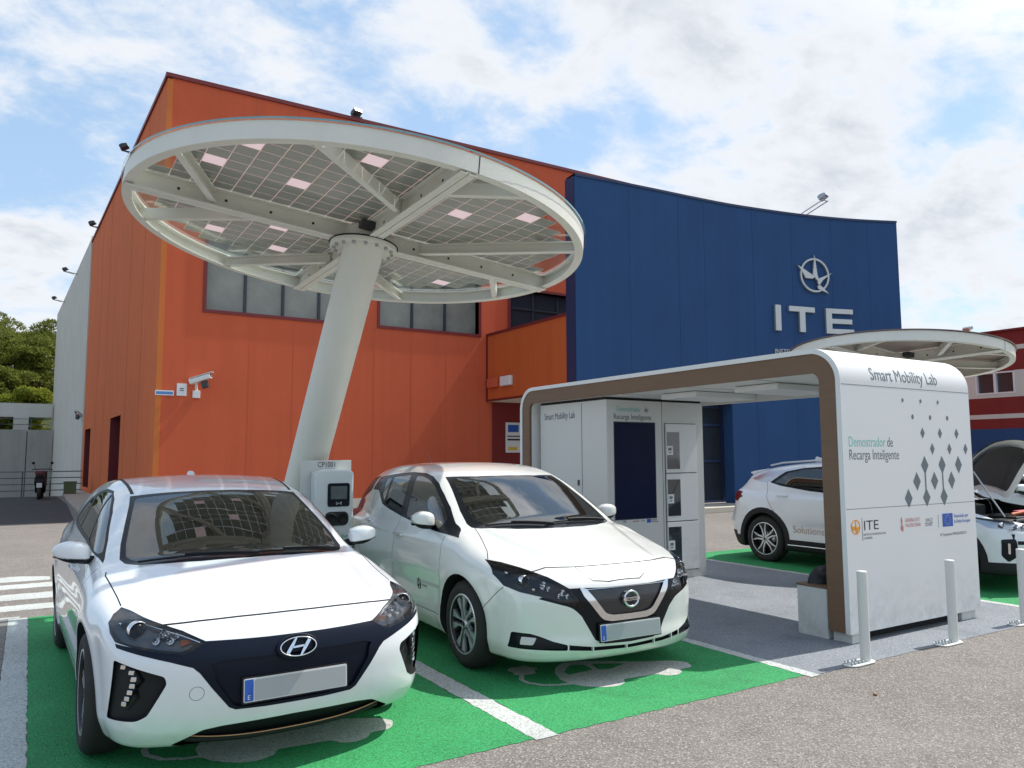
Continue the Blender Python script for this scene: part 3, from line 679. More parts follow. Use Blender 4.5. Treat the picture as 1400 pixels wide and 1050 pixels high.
# ---------------------------------------------------------------- solar canopies
M['canopysteel'] = render_mat('white_painted_steel', (.74, .725, .65), .04, rough=.45)
def pv_material(name, cell, gapc, blank, brown=False):
    """laminated cells: dark squares 156 mm on a 165 mm grid, a few blanks, clear glass outside the cell field"""
    t = Mt(name); g = .1655
    geo = t.n('ShaderNodeSeparateXYZ'); t.l(t.co(), geo.inputs[0])
    gx = t.math('DIVIDE', t.math('ADD', geo.outputs[0], .574+g*40), g); gy = t.math('DIVIDE', t.math('ADD', geo.outputs[1], 1.353+g*40), g)
    fx = t.math('FRACT', gx); fy = t.math('FRACT', gy); ix = t.math('FLOOR', gx); iy = t.math('FLOOR', gy)
    def edge(f): return t.math('MINIMUM', f, t.math('SUBTRACT', 1, f))
    e = t.math('MINIMUM', edge(fx), edge(fy)); incell = t.math('GREATER_THAN', e, .018)
    # cell centre radius
    cxn = t.math('SUBTRACT', t.math('MULTIPLY', t.math('ADD', ix, .5), g), .574+g*40); cyn = t.math('SUBTRACT', t.math('MULTIPLY', t.math('ADD', iy, .5), g), 1.353+g*40)
    rr = t.math('SQRT', t.math('ADD', t.math('MULTIPLY', cxn, cxn), t.math('MULTIPLY', cyn, cyn)))
    field = t.math('LESS_THAN', rr, 1.83)
    cmb = t.n('ShaderNodeCombineXYZ'); t.l(ix, cmb.inputs[0]); t.l(iy, cmb.inputs[1])
    wn = t.n('ShaderNodeTexWhiteNoise'); wn.noise_dimensions = '2D'; t.l(cmb.outputs[0], wn.inputs[0])
    isblank = None
    for bx, by in ((-1.329, -1.153), (-1.508, -.544), (-.858, -.636), (-.49, -1.43), (-1.383, .265), (-.575, .632), (-1.088, 1.044), (-.442, 1.256), (.445, -.88), (.982, -1.337), (.746, .451), (1.288, .989), (1.807-.25, -.577)):
        dx_ = t.math('LESS_THAN', t.math('ABSOLUTE', t.math('SUBTRACT', cxn, bx)), g/2); dy_ = t.math('LESS_THAN', t.math('ABSOLUTE', t.math('SUBTRACT', cyn, by)), g/2)
        q_ = t.math('MULTIPLY', dx_, dy_); isblank = q_ if isblank is None else t.math('MAXIMUM', isblank, q_)
    diag = t.math('ADD', fx, fy)
    bus = t.math('LESS_THAN', t.math('ABSOLUTE', t.math('SUBTRACT', t.math('FRACT', t.math('MULTIPLY', fx, 3)), .5)), .035)
    cc = t.mix(t.math('MULTIPLY', bus, .35), cell, (.3, .3, .3, 1)); cc = t.mix(t.math('MULTIPLY', t.noise(4, 3), .35), cc, tuple(c*1.5 for c in cell[:3])+(1,))
    t.set(col=cc, rough=.10, spec=.5)
    bl = t.n('ShaderNodeBsdfTranslucent'); bl.inputs[0].default_value = blank
    df = t.n('ShaderNodeBsdfDiffuse'); df.inputs[0].default_value = blank
    bm_ = t.n('ShaderNodeMixShader'); bm_.inputs[0].default_value = .45; t.l(bl.outputs[0], bm_.inputs[1]); t.l(df.outputs[0], bm_.inputs[2])
    tr = t.n('ShaderNodeBsdfTransparent'); tr.inputs[0].default_value = gapc
    gl = t.n('ShaderNodeBsdfGlossy'); gl.inputs[1].default_value = .03; fr = t.n('ShaderNodeFresnel'); fr.inputs[0].default_value = 1.5
    gm = t.n('ShaderNodeMixShader'); t.l(fr.outputs[0], gm.inputs[0]); t.l(tr.outputs[0], gm.inputs[1]); t.l(gl.outputs[0], gm.inputs[2])
    gw = t.n('ShaderNodeBsdfTranslucent'); gw.inputs[0].default_value = (.75, .74, .66, 1); gdf = t.n('ShaderNodeBsdfDiffuse'); gdf.inputs[0].default_value = (.55, .54, .48, 1)
    gsum = t.n('ShaderNodeMixShader'); gsum.inputs[0].default_value = .5; t.l(gw.outputs[0], gsum.inputs[1]); t.l(gdf.outputs[0], gsum.inputs[2])
    gm2 = t.n('ShaderNodeMixShader'); t.l(t.math('MULTIPLY', field, .30), gm2.inputs[0]); t.l(gm.outputs[0], gm2.inputs[1]); t.l(gsum.outputs[0], gm2.inputs[2]); gm = gm2
    a = t.n('ShaderNodeMixShader'); t.l(isblank, a.inputs[0]); t.l(t.b.outputs[0], a.inputs[1]); t.l(bm_.outputs[0], a.inputs[2])
    c = t.n('ShaderNodeMixShader'); t.l(t.math('MULTIPLY', incell, field), c.inputs[0]); t.l(gm.outputs[0], c.inputs[1]); t.l(a.outputs[0], c.inputs[2])
    t.l(c.outputs[0], t.out.inputs[0]); return t.m
M['pv'] = pv_material('pv_glass', (.30, .305, .27, 1), (.82, .90, .88, 1), (.50, .38, .39, 1))
M['pvbrown'] = flat('brown_panel', (.30, .225, .19), .35, var=.15, scale=1.5)
M['brownedge'] = flat('panel_edge_brown', (.16, .115, .10), .4)
M['glassedge'] = flat('glass_edge', (.16, .34, .36), .1, coat=.5)
def channel(b, a, c, w, h, z0, t=.012, flip=1):
    """open C channel: web on one side, flanges top and bottom"""
    a = Vector((a[0], a[1], 0)); c = Vector((c[0], c[1], 0)); d = (c-a).normalized(); n = Vector((-d.y, d.x, 0))*flip; L = (c-a).length
    X = Matrix((list(n)+[0], list(d)+[0], [0, 0, 1, 0], [0, 0, 0, 1])).transposed(); X.translation = a
    b.box(0, t, 0, L, z0, z0+h, X); b.box(t, w, 0, L, z0, z0+t, X); b.box(t, w, 0, L, z0+h-t, z0+h, X)
def canopy(label, C, nrm, R, base, spin, pv, label_rim=True, flange_r=.31, col_r=.188):
    t = thing('solar_canopy', label, 'solar canopy', base)
    n = Vector((nrm[0], nrm[1], 1)).normalized(); u = Vector((1, 0, -n.x/n.z)).normalized(); w = n.cross(u)
    X = Matrix((list(u)+[0], list(w)+[0], list(n)+[0], [0, 0, 0, 1])).transposed(); X.translation = Vector(C)-Vector(base)
    X = X @ Matrix.Rotation(spin, 4, 'Z'); s = R/2.05; H = .135
    def part(name, bag, mat, **k):
        o = bag.build(name, mat, t, **k); o.matrix_local = X; return o
    # rim channel ring
    b = Bag(); N = 120
    b.lathe([(R-.075, 0), (R, 0), (R, H), (R-.06, H), (R-.06, H-.012), (R-.012, H-.012), (R-.012, .012), (R-.075, .012), (R-.075, 0)], N, smooth=False)
    for f in range(len(b.sm)): b.sm[f] = True
    o = part('rim', b, M['canopysteel'])
    m_ = o.modifiers.new('es', 'EDGE_SPLIT'); m_.split_angle = R_(35)
    b = Bag(); a0 = R_(-88); b.box(R-.002, R+.0012, -.004, .004, 0, H+.002, Matrix.Rotation(a0, 4, 'Z')); part('rim_joint', b, M['dark'])
    # four main beams, each a pair of back-to-back channels
    for a in (-90, 0, 90, 180):
        A = R_(a); d = (cos(A), sin(A)); p = Vector((-d[1], d[0])); b = Bag()
        for f in (-1, 1):
            s0 = (d[0]*.18+p.x*.004*f, d[1]*.18+p.y*.004*f); s1 = (d[0]*(R-.014)+p.x*.004*f, d[1]*(R-.014)+p.y*.004*f)
            channel(b, s0, s1, .062, .155, -.022, .010, f)
        part('main_beam', b, M['canopysteel'])
        b = Bag()
        for rr in np.arange(.5, R-.2, .38): b.bar((d[0]*rr-p.x*.016, d[1]*rr-p.y*.016, .065), (d[0]*rr+p.x*.016, d[1]*rr+p.y*.016, .065), .022, .022)
        part('beam_bolt', b, M['dark'])
    for p0, p1 in (((-.03, -.93), (-1.03, -1.74)), ((-1.39, -.03), (-1.83, -.89)), ((-.91, .03), (-1.84, .86)), ((-.03, .89), (-.85, 1.83)), ((.03, .70), (1.10, 1.70)), ((.57, -.03), (1.66, -1.17)), ((1.44, .03), (1.90, .72)), ((.03, -1.50), (.60, -1.94))):
        b = Bag(); q0 = (p0[0]*s, p0[1]*s); q1 = (p1[0]*s, p1[1]*s); f = 1 if p0[0]*p1[1]-p0[1]*p1[0] > 0 else -1
        L = math.hypot(*q1); q1 = (q1[0]/L*(R-.03), q1[1]/L*(R-.03))
        channel(b, q0, q1, .055, .10, .012, .010, f); part('branch_beam', b, M['canopysteel'])
    # laminated panel on top, one quadrant per sheet, with bright edge
    for k in range(4):
        b = Bag(); a0 = k*pi/2+.006; a1 = (k+1)*pi/2-.006; M_ = 30; Ro = R+.02
        top = [(.05*cos((a0+a1)/2), .05*sin((a0+a1)/2))]+[(Ro*cos(a0+(a1-a0)*i/M_), Ro*sin(a0+(a1-a0)*i/M_)) for i in range(M_+1)]
        b.add([(x, y, H+.012) for x, y in top], [tuple(range(len(top)))], False); part('solar_panel', b, pv)
    b = Bag(); b.lathe([(R+.02, H+.004), (R+.02, H+.018)], N); part('panel_edge', b, M['glassedge'] if pv is M['pv'] else M['brownedge'])
    # hub, junction box, flange, bolts, leaning column
    b = Bag(); b.lathe([(.001, -.022), (.20, -.022), (.20, .13), (.001, .13)], 32, smooth=False); part('hub', b, M['canopysteel'], bevel=.005)
    b = Bag(); b.box(-.14, .06, -.30, -.19, .06, .13); part('junction_box', b, M['lampblack'], bevel=.01)
    b = Bag(); b.lathe([(.001, -.066), (flange_r, -.066), (flange_r, -.024), (.001, -.024)], 48, smooth=False); part('flange', b, M['canopysteel'], bevel=.004)
    b = Bag()
    for i in range(16):
        a = 2*pi*i/16+.1; b.lathe([(.001, -.092), (.014, -.092), (.018, -.088), (.018, -.066)], 6, Matrix.Translation((flange_r*.87*cos(a), flange_r*.87*sin(a), 0)), smooth=False)
    part('flange_bolt', b, M['steel'])
    top = Vector(C)-Vector(base)-n*.066; b = Bag(); pts = [Vector((0, 0, .03)).lerp(top, q) for q in (0, .5, 1)]
    ax = (pts[-1]-pts[0]).normalized(); a_ = ax.cross(Vector((0, 1, 0))).normalized(); b_ = ax.cross(a_); vs = []; nn = 56
    for kk, (c0, nn_) in enumerate(((Vector((0, 0, .03)), Vector((0, 0, 1))), (top, n))):
        for j in range(nn):
            p_ = c0+(a_*cos(2*pi*j/nn)+b_*sin(2*pi*j/nn))*col_r*(1.03 if kk == 0 else 1); vs.append(p_+ax*((c0-p_).dot(nn_)/ax.dot(nn_)))
    b.add(vs, [(j, (j+1) % nn, nn+(j+1) % nn, nn+j) for j in range(nn)], True); b.build('column', M['canopysteel'], t)
    b = Bag(); b.lathe([(.001, 0), (.36, 0), (.36, .03), (.001, .03)], 40, smooth=False)
    for i in range(12):
        a = 2*pi*i/12; b.lathe([(.001, .06), (.016, .06), (.016, .03)], 6, Matrix.Translation((.31*cos(a), .31*sin(a), 0)), smooth=False)
    b.build('base_plate', M['canopysteel'], t)
    b = Bag(); ring = [X @ Vector(((flange_r+.006)*cos(a), (flange_r+.006)*sin(a), -.02)) for a in np.linspace(R_(150), R_(420), 30)]
    ring += [X @ Vector((.12, -.3, .05)), X @ Vector((.0, -.24, .1))]; b.tube(ring, .007, 6); b.build('cable', M['black'], t)
    return t
canopy('large white round solar canopy on a leaning column over the two parked cars', (2.57, 6.72, 3.54), (.10, .02), 2.05, (2.47, 9.10, 0), 0, M['pv'])
canopy('smaller round solar canopy seen behind the white charging shelter', (11.19, 6.80, 2.94), (.107, .025), 1.54, (11.25, 8.9, 0), 0, M['pvbrown'], col_r=.16, flange_r=.25)
# ---------------------------------------------------------------- charging shelter
def composite(name, col):
    t = Mt(name); c = t.mix(t.noise(1.2, 5, .6), tuple(x*.93 for x in col)+(1,), tuple(col)+(1,)); c = t.mix(t.math('MULTIPLY', t.noise(160, 2, .6), .12), c, tuple(x*.7 for x in col)+(1,))
    sep = t.n('ShaderNodeSeparateXYZ'); t.l(t.co(), sep.inputs[0]); low = t.n('ShaderNodeMapRange'); t.l(sep.outputs[2], low.inputs[0]); low.inputs[1].default_value = .55; low.inputs[2].default_value = .05
    c = t.mix(t.math('MULTIPLY', t.math('MULTIPLY', low.outputs[0], t.ramp(t.noise(9, 6, .7), [(.4, 0), (.7, 1)])), .45), c, (.30, .27, .22, 1))
    t.set(col=c, rough=.42, spec=.4); t.bump(t.noise(220, 2), .06, .002); return t.m
M['panelwhite'] = composite('white_composite_panel', (.76, .765, .755))
M['panelgrey'] = composite('pale_grey_panel', (.64, .645, .62))
def woodbrown():
    t = Mt('brown_composite'); v = t.noise(2.2, 6, .65, vec=t.co((14, 1, 14)))
    c = t.mix(v, (.150, .085, .046, 1), (.225, .132, .076, 1)); c = t.mix(t.math('MULTIPLY', t.noise(110, 3, .7), .4), c, (.07, .045, .03, 1)); t.set(col=c, rough=.55); t.bump(t.noise(120, 3), .2, .003); return t.m
M['brown'] = woodbrown()
M['printgrey'] = flat('print_slate', (.13, .16, .18), .5); M['printteal'] = flat('print_teal', (.22, .55, .50), .5); M['printorange'] = flat('print_orange', (.80, .33, .03), .5)
M['printred'] = flat('print_soft_red', (.52, .20, .20), .5)
LX0, LX1, LY0, LY1, LH, LZ = 5.76, 7.78, 4.0, 9.0, 2.48, .085
sh = thing('charging_shelter', 'white arched charging shelter with brown edge and diamond pattern on its end panel', 'shelter', (LX0, LY0, 0))
def Lp(name, bag, mat, par=None, **k):
    o = bag.build(name, mat, par or sh, **k)
    if par is None: o.matrix_parent_inverse = Matrix.Translation((-LX0, -LY0, 0))
    return o
def arch_profile(inset, r, z0=LZ, n=14):
    y0, y1, zt = LY0+inset, LY1-inset, LH-inset; rr = max(r-inset, .02); P_ = [(y0, z0)]
    for i in range(n+1): a = pi-pi/2*i/n; P_.append((y0+rr+rr*cos(a), zt-rr+rr*sin(a)))
    for i in range(n+1): a = pi/2-pi/2*i/n; P_.append((y1-rr+rr*cos(a), zt-rr+rr*sin(a)))
    return P_+[(y1, z0)]
def arch_band(b, i0, i1, x0, x1, r=.30):
    A, C_ = arch_profile(i0, r), arch_profile(i1, r); n = len(A)
    vs = [(x0, *p) for p in A]+[(x0, *p) for p in C_]+[(x1, *p) for p in A]+[(x1, *p) for p in C_]; fs = []
    sm = []
    for i in range(n-1): fs += [(i, i+1, n+i+1, n+i), (2*n+i, 3*n+i, 3*n+i+1, 2*n+i+1)]
    b.add(vs, fs, False); fs = []
    for i in range(n-1): fs += [(i, 2*n+i, 2*n+i+1, i+1), (n+i, n+i+1, 3*n+i+1, 3*n+i)]
    fs += [(0, n, 3*n, 2*n), (n-1, 3*n-1, 4*n-1, 2*n-1)]
    k = len(b.v)-len(vs)
    for f in fs: b.f.append(tuple(k+q for q in f)); b.mi.append(b.m); b.sm.append(True)
b = Bag(); arch_band(b, 0, .045, LX0, LX1); o = Lp('shell', b, M['panelwhite']); m_ = o.modifiers.new('es', 'EDGE_SPLIT'); m_.split_angle = R_(40)
b = Bag(); arch_band(b, .045, .215, LX0+.012, LX0+.05); arch_band(b, .045, .215, LX1-.05, LX1-.012); o = Lp('brown_frame', b, M['brown']); m_ = o.modifiers.new('es', 'EDGE_SPLIT'); m_.split_angle = R_(40)
b = Bag(); arch_band(b, .20, .212, LX0+.05, LX1-.05); o = Lp('lining', b, M['panelwhite']); m_ = o.modifiers.new('es', 'EDGE_SPLIT'); m_.split_angle = R_(40)
# seams of the end panel, slightly open
b = Bag()
for z in (2.15, 1.10): b = Bag(); b.box(LX0+.012, LX1-.01, LY0-.0012, LY0+.003, z-.0025, z+.0025); Lp('panel_seam', b, M['printgrey'])
for y in (LY0+.02, LY1-.2):
    for x in (LX0+.05, LX1-.30): b = Bag(); b.box(x, x+.24, y, y+.18, 0, LZ); Lp('foot', b, M['panelgrey'], bevel=.006)
b = Bag(); b.box(LX0+.1, LX1-.1, LY0+.10, LY0+.16, 0, LZ); Lp('plinth', b, M['dark'])
# ceiling lamps and beam
for y0, y1 in ((5.0, 5.55), (6.1, 6.65)):
    b = Bag(); b.box(LX0+.45, LX1-.45, y0, y1, 2.20, 2.262); Lp('ceiling_lamp', b, M['whiteplastic'], bevel=.006)
b = Bag()
for y in (4.95, 5.85, 6.9): b.box(LX0+.06, LX1-.06, y-.006, y+.006, 2.262, 2.266)
b.box(7.2, 7.26, 4.3, 7.0, 2.18, 2.262); Lp('ceiling_trim', b, M['panelgrey'])
FR = lambda x, z: frame((x, LY0-.0012, z), (1, 0, 0), (0, 0, 1))
def T(name, body, x, z, size, mat, sx=1.0, bold=0, par=None, sp=1.0):
    o = text(name, body, size, mat, FR(x, z), par or sh, .0006, 'LEFT', sx, bold, sp); o.matrix_parent_inverse = Matrix.Translation((-LX0, -LY0, 0)); return o
o = T('lettering', 'Smart Mobility Lab', 6.195, 2.205, .160, M['printgrey'], .865)
bm = bmesh.new(); bm.from_mesh(o.data)
for z_ in np.arange(2.15, 2.42, .015): bmesh.ops.bisect_plane(bm, geom=bm.verts[:]+bm.edges[:]+bm.faces[:], plane_co=(0, 0, z_), plane_no=(0, 0, 1))
bm.to_mesh(o.data); bm.free()
for v in o.data.vertices:
    q_ = min(max(v.co.z-(LH-.30), 0), .29); v.co.y += .30-math.sqrt(.09-q_*q_)
T('lettering', 'Demostrador', 5.837, 1.622, .125, M['printteal'], .76)
T('lettering', 'de', 6.385, 1.622, .125, M['printgrey'], .76)
T('lettering', 'Recarga Inteligente', 5.837, 1.512, .125, M['printgrey'], .755)
def diamond(b, x, z, w, h): b.prism([(x, z-h), (x+w, z), (x, z+h), (x-w, z)], 1, LY0-.0032, LY0-.001)
b = Bag()
rows = [([6.657, 6.942, 7.228], 2.042, .014, .018), ([6.801, 7.086, 7.375], 1.895, .017, .023), ([6.948, 7.236, 7.522], 1.750, .036, .052), ([7.095, 7.384, 7.667], 1.605, .038, .056),
        ([6.957, 7.244, 7.526], 1.456, .062, .088), ([6.819, 7.104, 7.393], 1.311, .062, .088), ([6.676, 6.962, 7.249], 1.164, .062, .088)]
for xs_, z, w_, h_ in rows:
    for x in xs_:
        if h_ < .03: b.prism([(x+w_*cos(a), z+h_*sin(a)) for a in np.linspace(0, 2*pi, 13)[:-1]], 1, LY0-.0032, LY0-.001)
        else: diamond(b, x, z, w_*.93, h_*.93)
for x in (6.957, 7.244): b.box(x-.008, x+.008, LY0-.0034, LY0-.001, 1.18, 1.42)
Lp('diamond_pattern', b, M['printgrey'])
# logos
b = Bag(); N = 32
for i in range(N):
    a0, a1 = 2*pi*i/N, 2*pi*(i+1)/N; r0, r1 = .062, .052
    b.prism([(5.886+r0*cos(a0), .95+r0*sin(a0)), (5.886+r0*cos(a1), .95+r0*sin(a1)), (5.886+r1*cos(a1), .95+r1*sin(a1)), (5.886+r1*cos(a0), .95+r1*sin(a0))], 1, LY0-.003, LY0-.001)
for poly in ([(0, .055), (.014, -.01), (-.012, -.01)], [(-.068, .02), (0, -.005), (-.005, -.03), (-.04, -.025)], [(.06, .01), (.0, -.012), (.0, -.035), (.02, -.045)], [(.03, -.06), (.0, -.045), (.0, -.03)]):
    b.prism([(5.886+x, .95+z) for x, z in poly], 1, LY0-.0035, LY0-.001)
Lp('logo', b, M['printorange'])
b = Bag(); b.box(5.974, 5.977, LY0-.003, LY0-.001, .83, 1.02); b.box(7.130, 7.132, LY0-.003, LY0-.001, .88, 1.0); Lp('logo_rule', b, M['printgrey'])
T('lettering', 'ITE', 5.99, .918, .115, M['ink'], 1.42); T('lettering', 'INSTITUTO TECNOLÓGICO DE', 5.99, .872, .026, M['printgrey'], .86); T('lettering', 'LA ENERGÍA', 5.99, .843, .026, M['printgrey'], .86)
T('lettering', 'GENERALITAT', 6.60, .957, .048, M['printred'], .76); T('lettering', 'VALENCIANA', 6.60, .912, .048, M['printred'], .83)
b = Bag(); b.prism(rnd([(6.535, .89), (6.565, .875), (6.572, .91), (6.556, .945), (6.562, .97), (6.545, 1.01), (6.535, .97), (6.545, .94), (6.53, .915)], .006), 1, LY0-.003, LY0-.001); Lp('logo', b, M['printred'])
T('lettering', 'IVACE', 6.925, .944, .046, M['printgrey'], .9); T('lettering', 'INSTITUTO VALENCIANO', 6.915, .926, .017, M['printgrey'], .62); T('lettering', 'DE COMPETITIVIDAD', 6.915, .908, .017, M['printgrey'], .7)
b = Bag(); b.box(7.20, 7.373, LY0-.0026, LY0-.001, .886, 1.006); fl = Lp('flag', b, M['eu'])
b = Bag()
for i in range(12):
    a = 2*pi*i/12; cx_, cz_ = 7.286+.042*cos(a), .946+.042*sin(a)
    b.prism([(cx_+(.0065 if k % 2 == 0 else .0028)*sin(pi*k/5), cz_+(.0065 if k % 2 == 0 else .0028)*cos(pi*k/5)) for k in range(10)], 1, LY0-.0034, LY0-.0026)
Lp('flag_star', b, M['yellow'], fl); fl.children[0].matrix_parent_inverse = Matrix.Identity(4)
T('lettering', 'Financiado por', 7.395, .962, .048, M['eu'], .88); T('lettering', 'la Unión Europea', 7.395, .912, .048, M['eu'], .84)
T('lettering', 'Nº Expediente IMDEEA/2022/12', 7.15, .803, .036, M['printgrey'], .95)

# kiosk with screen and lockers
KX0, KX1, KY0, KY1, KH = 5.90, 7.52, 7.28, 8.70, 2.235
ki = thing('charging_kiosk', 'white kiosk cabinet with a dark screen and three lockers inside the shelter', 'kiosk', (KX0, KY0, 0))
def Kp(name, bag, mat, par=None, **k):
    o = bag.build(name, mat, par or ki, **k)
    if par is None: o.matrix_parent_inverse = Matrix.Translation((-KX0, -KY0, 0))
    return o
b = Bag(); b.box(KX0, KX1, KY0, KY1, .0, KH); Kp('cabinet', b, M['panelgrey'], bevel=.004)
b = Bag(); b.box(KX0+.003, KX1-.003, KY0+.02, KY1-.02, KH, KH+.03); Kp('cabinet_top', b, M['dark'])
b = Bag(); b.box(KX0-.004, KX0, 7.77, 7.776, .12, KH-.02); b.box(6.795, 6.80, KY0-.003, KY0, .0, KH); b.box(KX0-.003, KX0, KY0+.02, KY1-.02, .115, .12); Kp('door_gap', b, M['printgrey'])
b = Bag(); b.prism(rnd([(7.83, 1.18), (7.86, 1.18), (7.86, 1.25), (7.83, 1.25)], .01), 0, KX0-.012, KX0); Kp('lock', b, M['lampblack'])
b = Bag(); b.box(6.018, 6.672, KY0-.004, KY0-.0005, .785, 1.958); Kp('screen', b, flat('dark_screen', (.004, .010, .040), .3, var=.3, spec=.08))
b = Bag(); b.box(6.008, 6.682, KY0-.003, KY0-.0004, .775, 1.968); Kp('screen_bezel', b, M['lampblack'])
def KT(body, x, z, size, mat, sx, side=False):
    X = frame((x, KY0-.002, z), (1, 0, 0), (0, 0, 1)) if not side else frame((KX0-.002, x, z), (0, -1, 0), (0, 0, 1))
    o = text('lettering', body, size, mat, X, ki, .0016, 'LEFT', sx); o.matrix_parent_inverse = Matrix.Translation((-KX0, -KY0, 0))
KT('Demostrador', 6.055, 2.093, .095, M['printteal'], .75); KT('de', 6.505, 2.093, .095, M['printgrey'], .75); KT('Recarga Inteligente', 6.008, 1.998, .095, M['printgrey'], .84)
KT('Smart Mobility Lab', 8.60, 2.035, .125, M['printgrey'], .72, True)
b = Bag(); b.box(6.515, 6.58, KY0-.003, KY0, .725, .77); Kp('flag', b, M['eu'])
KT('Financiado por', 6.59, .752, .02, M['printgrey'], .8); KT('la Unión Europea', 6.59, .730, .02, M['printgrey'], .8); KT('GENERALITAT', 6.285, .745, .022, M['printred'], .75); KT('IVACE', 6.43, .745, .022, M['printgrey'], .8); KT('ITE', 6.13, .742, .035, M['ink'], 1.2)
b = Bag(); b.box(6.835, 7.385, KY0-.004, KY0-.0005, .10, 1.965); Kp('locker_frame', b, M['printgrey'])
for z0, z1, g0, g1, lz in ((1.335, 1.955, 1.38, 1.85, 1.62), (.728, 1.322, .79, 1.25, 1.01), (.112, .715, .185, .655, .43)):
    b = Bag(); b.box(6.845, 7.378, KY0-.022, KY0-.004, z0, z1); d = Kp('locker_door', b, M['panelwhite'], bevel=.003)
    b = Bag(); b.box(6.855, 7.075, KY0-.0235, KY0-.0215, g0, g1); o = b.build('locker_window', M['darkglass'], d); 
    b = Bag(); b.box(6.852, 6.955, KY0-.027, KY0-.0235, lz-.06, lz+.055); o = b.build('label_plate', M['whiteplastic'], d)
    b = Bag(); b.box(6.875, 6.93, KY0-.0285, KY0-.027, lz-.005, lz+.03); b.box(6.878, 6.925, KY0-.0285, KY0-.027, lz-.035, lz-.022); o = b.build('label_print', M['printgrey'], d)
b = Bag(); b.box(6.62, 6.70, 7.5, 7.58, KH, 2.262); Kp('cable_duct', b, M['whiteplastic'])

# bench and bag
be = thing('bench', 'low white box bench with a brown top against the end panel', 'bench', (5.80, 4.24, 0))
b = Bag(); b.box(0, 1.75, .0, .30, .0, .415); b.build('bench_box', M['panelgrey'], be, .005)
b = Bag(); b.box(-.004, 1.754, -.0, .305, .415, .432); b.build('seat', M['brown'], be, .003)
b = Bag(); n, k = 26, 10; vs = []; fs = []
for i in range(k+1):
    t_ = i/k; hz = .13*math.sin(min(t_, 1)*pi/2); rr = math.sqrt(max(0, 1-(t_**3)))
    for j in range(n):
        a = 2*pi*j/n; w_ = 1+.10*sin(3*a+4*t_)+.06*sin(7*a+2); vs.append((6.10+.24*rr*w_*cos(a)*(1+.1*t_), 4.40+.125*rr*w_*sin(a), .433+hz+.012*sin(5*a+9*t_)*t_))
for i in range(k):
    for j in range(n): fs.append((i*n+j, i*n+(j+1) % n, (i+1)*n+(j+1) % n, (i+1)*n+j))
b.add(vs, fs, True); b.add([vs[k*n+j] for j in range(n)], [tuple(range(n))], True)
b.tube([(5.92, 4.38, .46), (5.88, 4.36, .52), (5.95, 4.35, .58), (6.1, 4.35, .57)], .014, 8)
tag(b.build('bag', flat('black_nylon', (.012, .013, .018), .55, bumpy=.5)), 'crumpled black bag lying on the bench in the shelter', 'bag')

# bollards
M['bollard'] = render_mat('white_bollard_paint', (.70, .70, .66), .05, rough=.45)
def bollard(x, y, lbl):
    t = thing('bollard', lbl, 'bollard', (x, y, .004), 0, 'white posts in front of the shelter')
    b = Bag(); b.tube([(0, 0, .008), (0, 0, .665)], .037, 28, False); b.lathe([(.037, .665), (.034, .670), (.001, .671)], 28); b.build('post', M['bollard'], t)
    b = Bag(); P_ = [(.075*cos(a)+(-.17 if cos(a) < 0 else 0), .062*sin(a)) for a in np.linspace(0, 2*pi, 33)[:-1]]; b.prism(P_, 2, 0, .009); bp = b.build('base_plate', M['bollard'], t, .002)
    b = Bag()
    for dx in (-.21, -.17, -.12, -.08, .055):
        for dy in ((-.03, .03) if dx != .055 else (0,)): b.lathe([(.001, .028), (.007, .026), (.008, .009)], 8, Matrix.Translation((dx, dy, 0)))
    b.build('bolt', M['steel'], t)
bollard(5.40, 3.635, 'white metal bollard at the left corner of the shelter end panel'); bollard(6.57, 3.61, 'white metal bollard in front of the right half of the shelter panel'); bollard(7.87, 3.66, 'white metal bollard at the right edge, past the shelter panel')

# wall charger on its backing plate, between the cars
ch = thing('charging_station', 'white two-socket charging station with a small screen on a plate marked CP1001', 'charger', (2.6, 7.75, 0))
b = Bag(); b.box(-.27, .26, 0, .012, .35, 1.515); b.build('backing_plate', M['panelgrey'], ch, .003)
b = Bag(); b.box(-.2, -.14, .012, .075, 0, 1.45); b.box(.12, .18, .012, .075, 0, 1.45); b.box(-.24, .22, .0, .12, 0, .012); b.build('support_frame', M['steel'], ch)
b = Bag(); X = Matrix.Translation((.03, 0, 0)); b.prism(rnd([(-.20, .55), (.20, .55), (.20, 1.40, .09), (.13, 1.425, .06), (-.13, 1.425, .06), (-.20, 1.40, .09)], .03, 6), 1, -.17, 0, X)
b.build('housing', flat('charger_white', (.66, .69, .69), .22, coat=.6, var=.02), ch, .022, 4)
b = Bag(); b.prism(rnd([(-.075, 1.05), (.155, 1.05), (.155, 1.285), (-.075, 1.285)], .025), 1, -.176, -.168, X); pn = b.build('display_panel', M['gloss'], ch)
b = Bag(); b.box(-.045, .125, -.179, -.176, 1.125, 1.255, X); b.build('display', flat('lcd', (.10, .12, .12), .15, coat=.8, var=.5, scale=9), pn)
b = Bag()
for k, (dx, r_) in enumerate(((-.015, .010), (-.027, .018), (.015, .010), (.027, .018))):
    s_ = -1 if dx < 0 else 1; b.tube([X @ Vector((.04+s_*.008+s_*r_*cos(a), -.178, 1.083+r_*sin(a)*1.1)) for a in np.linspace(R_(-50), R_(50), 7)], .002, 6)
b.lathe([(.001, 0), (.005, 0)], 10, X @ Matrix.Translation((.04, -.1785, 1.083)) @ Matrix.Rotation(R_(90), 4, 'X')); b.build('contactless_mark', M['whiteplastic'], pn)
b = Bag(); b.prism(rnd([(-.10, .86), (.145, .86), (.145, 1.00), (-.10, 1.00)], .07, 8), 1, -.178, -.168, X); so_ = b.build('socket_panel', M['alloydark'], ch)
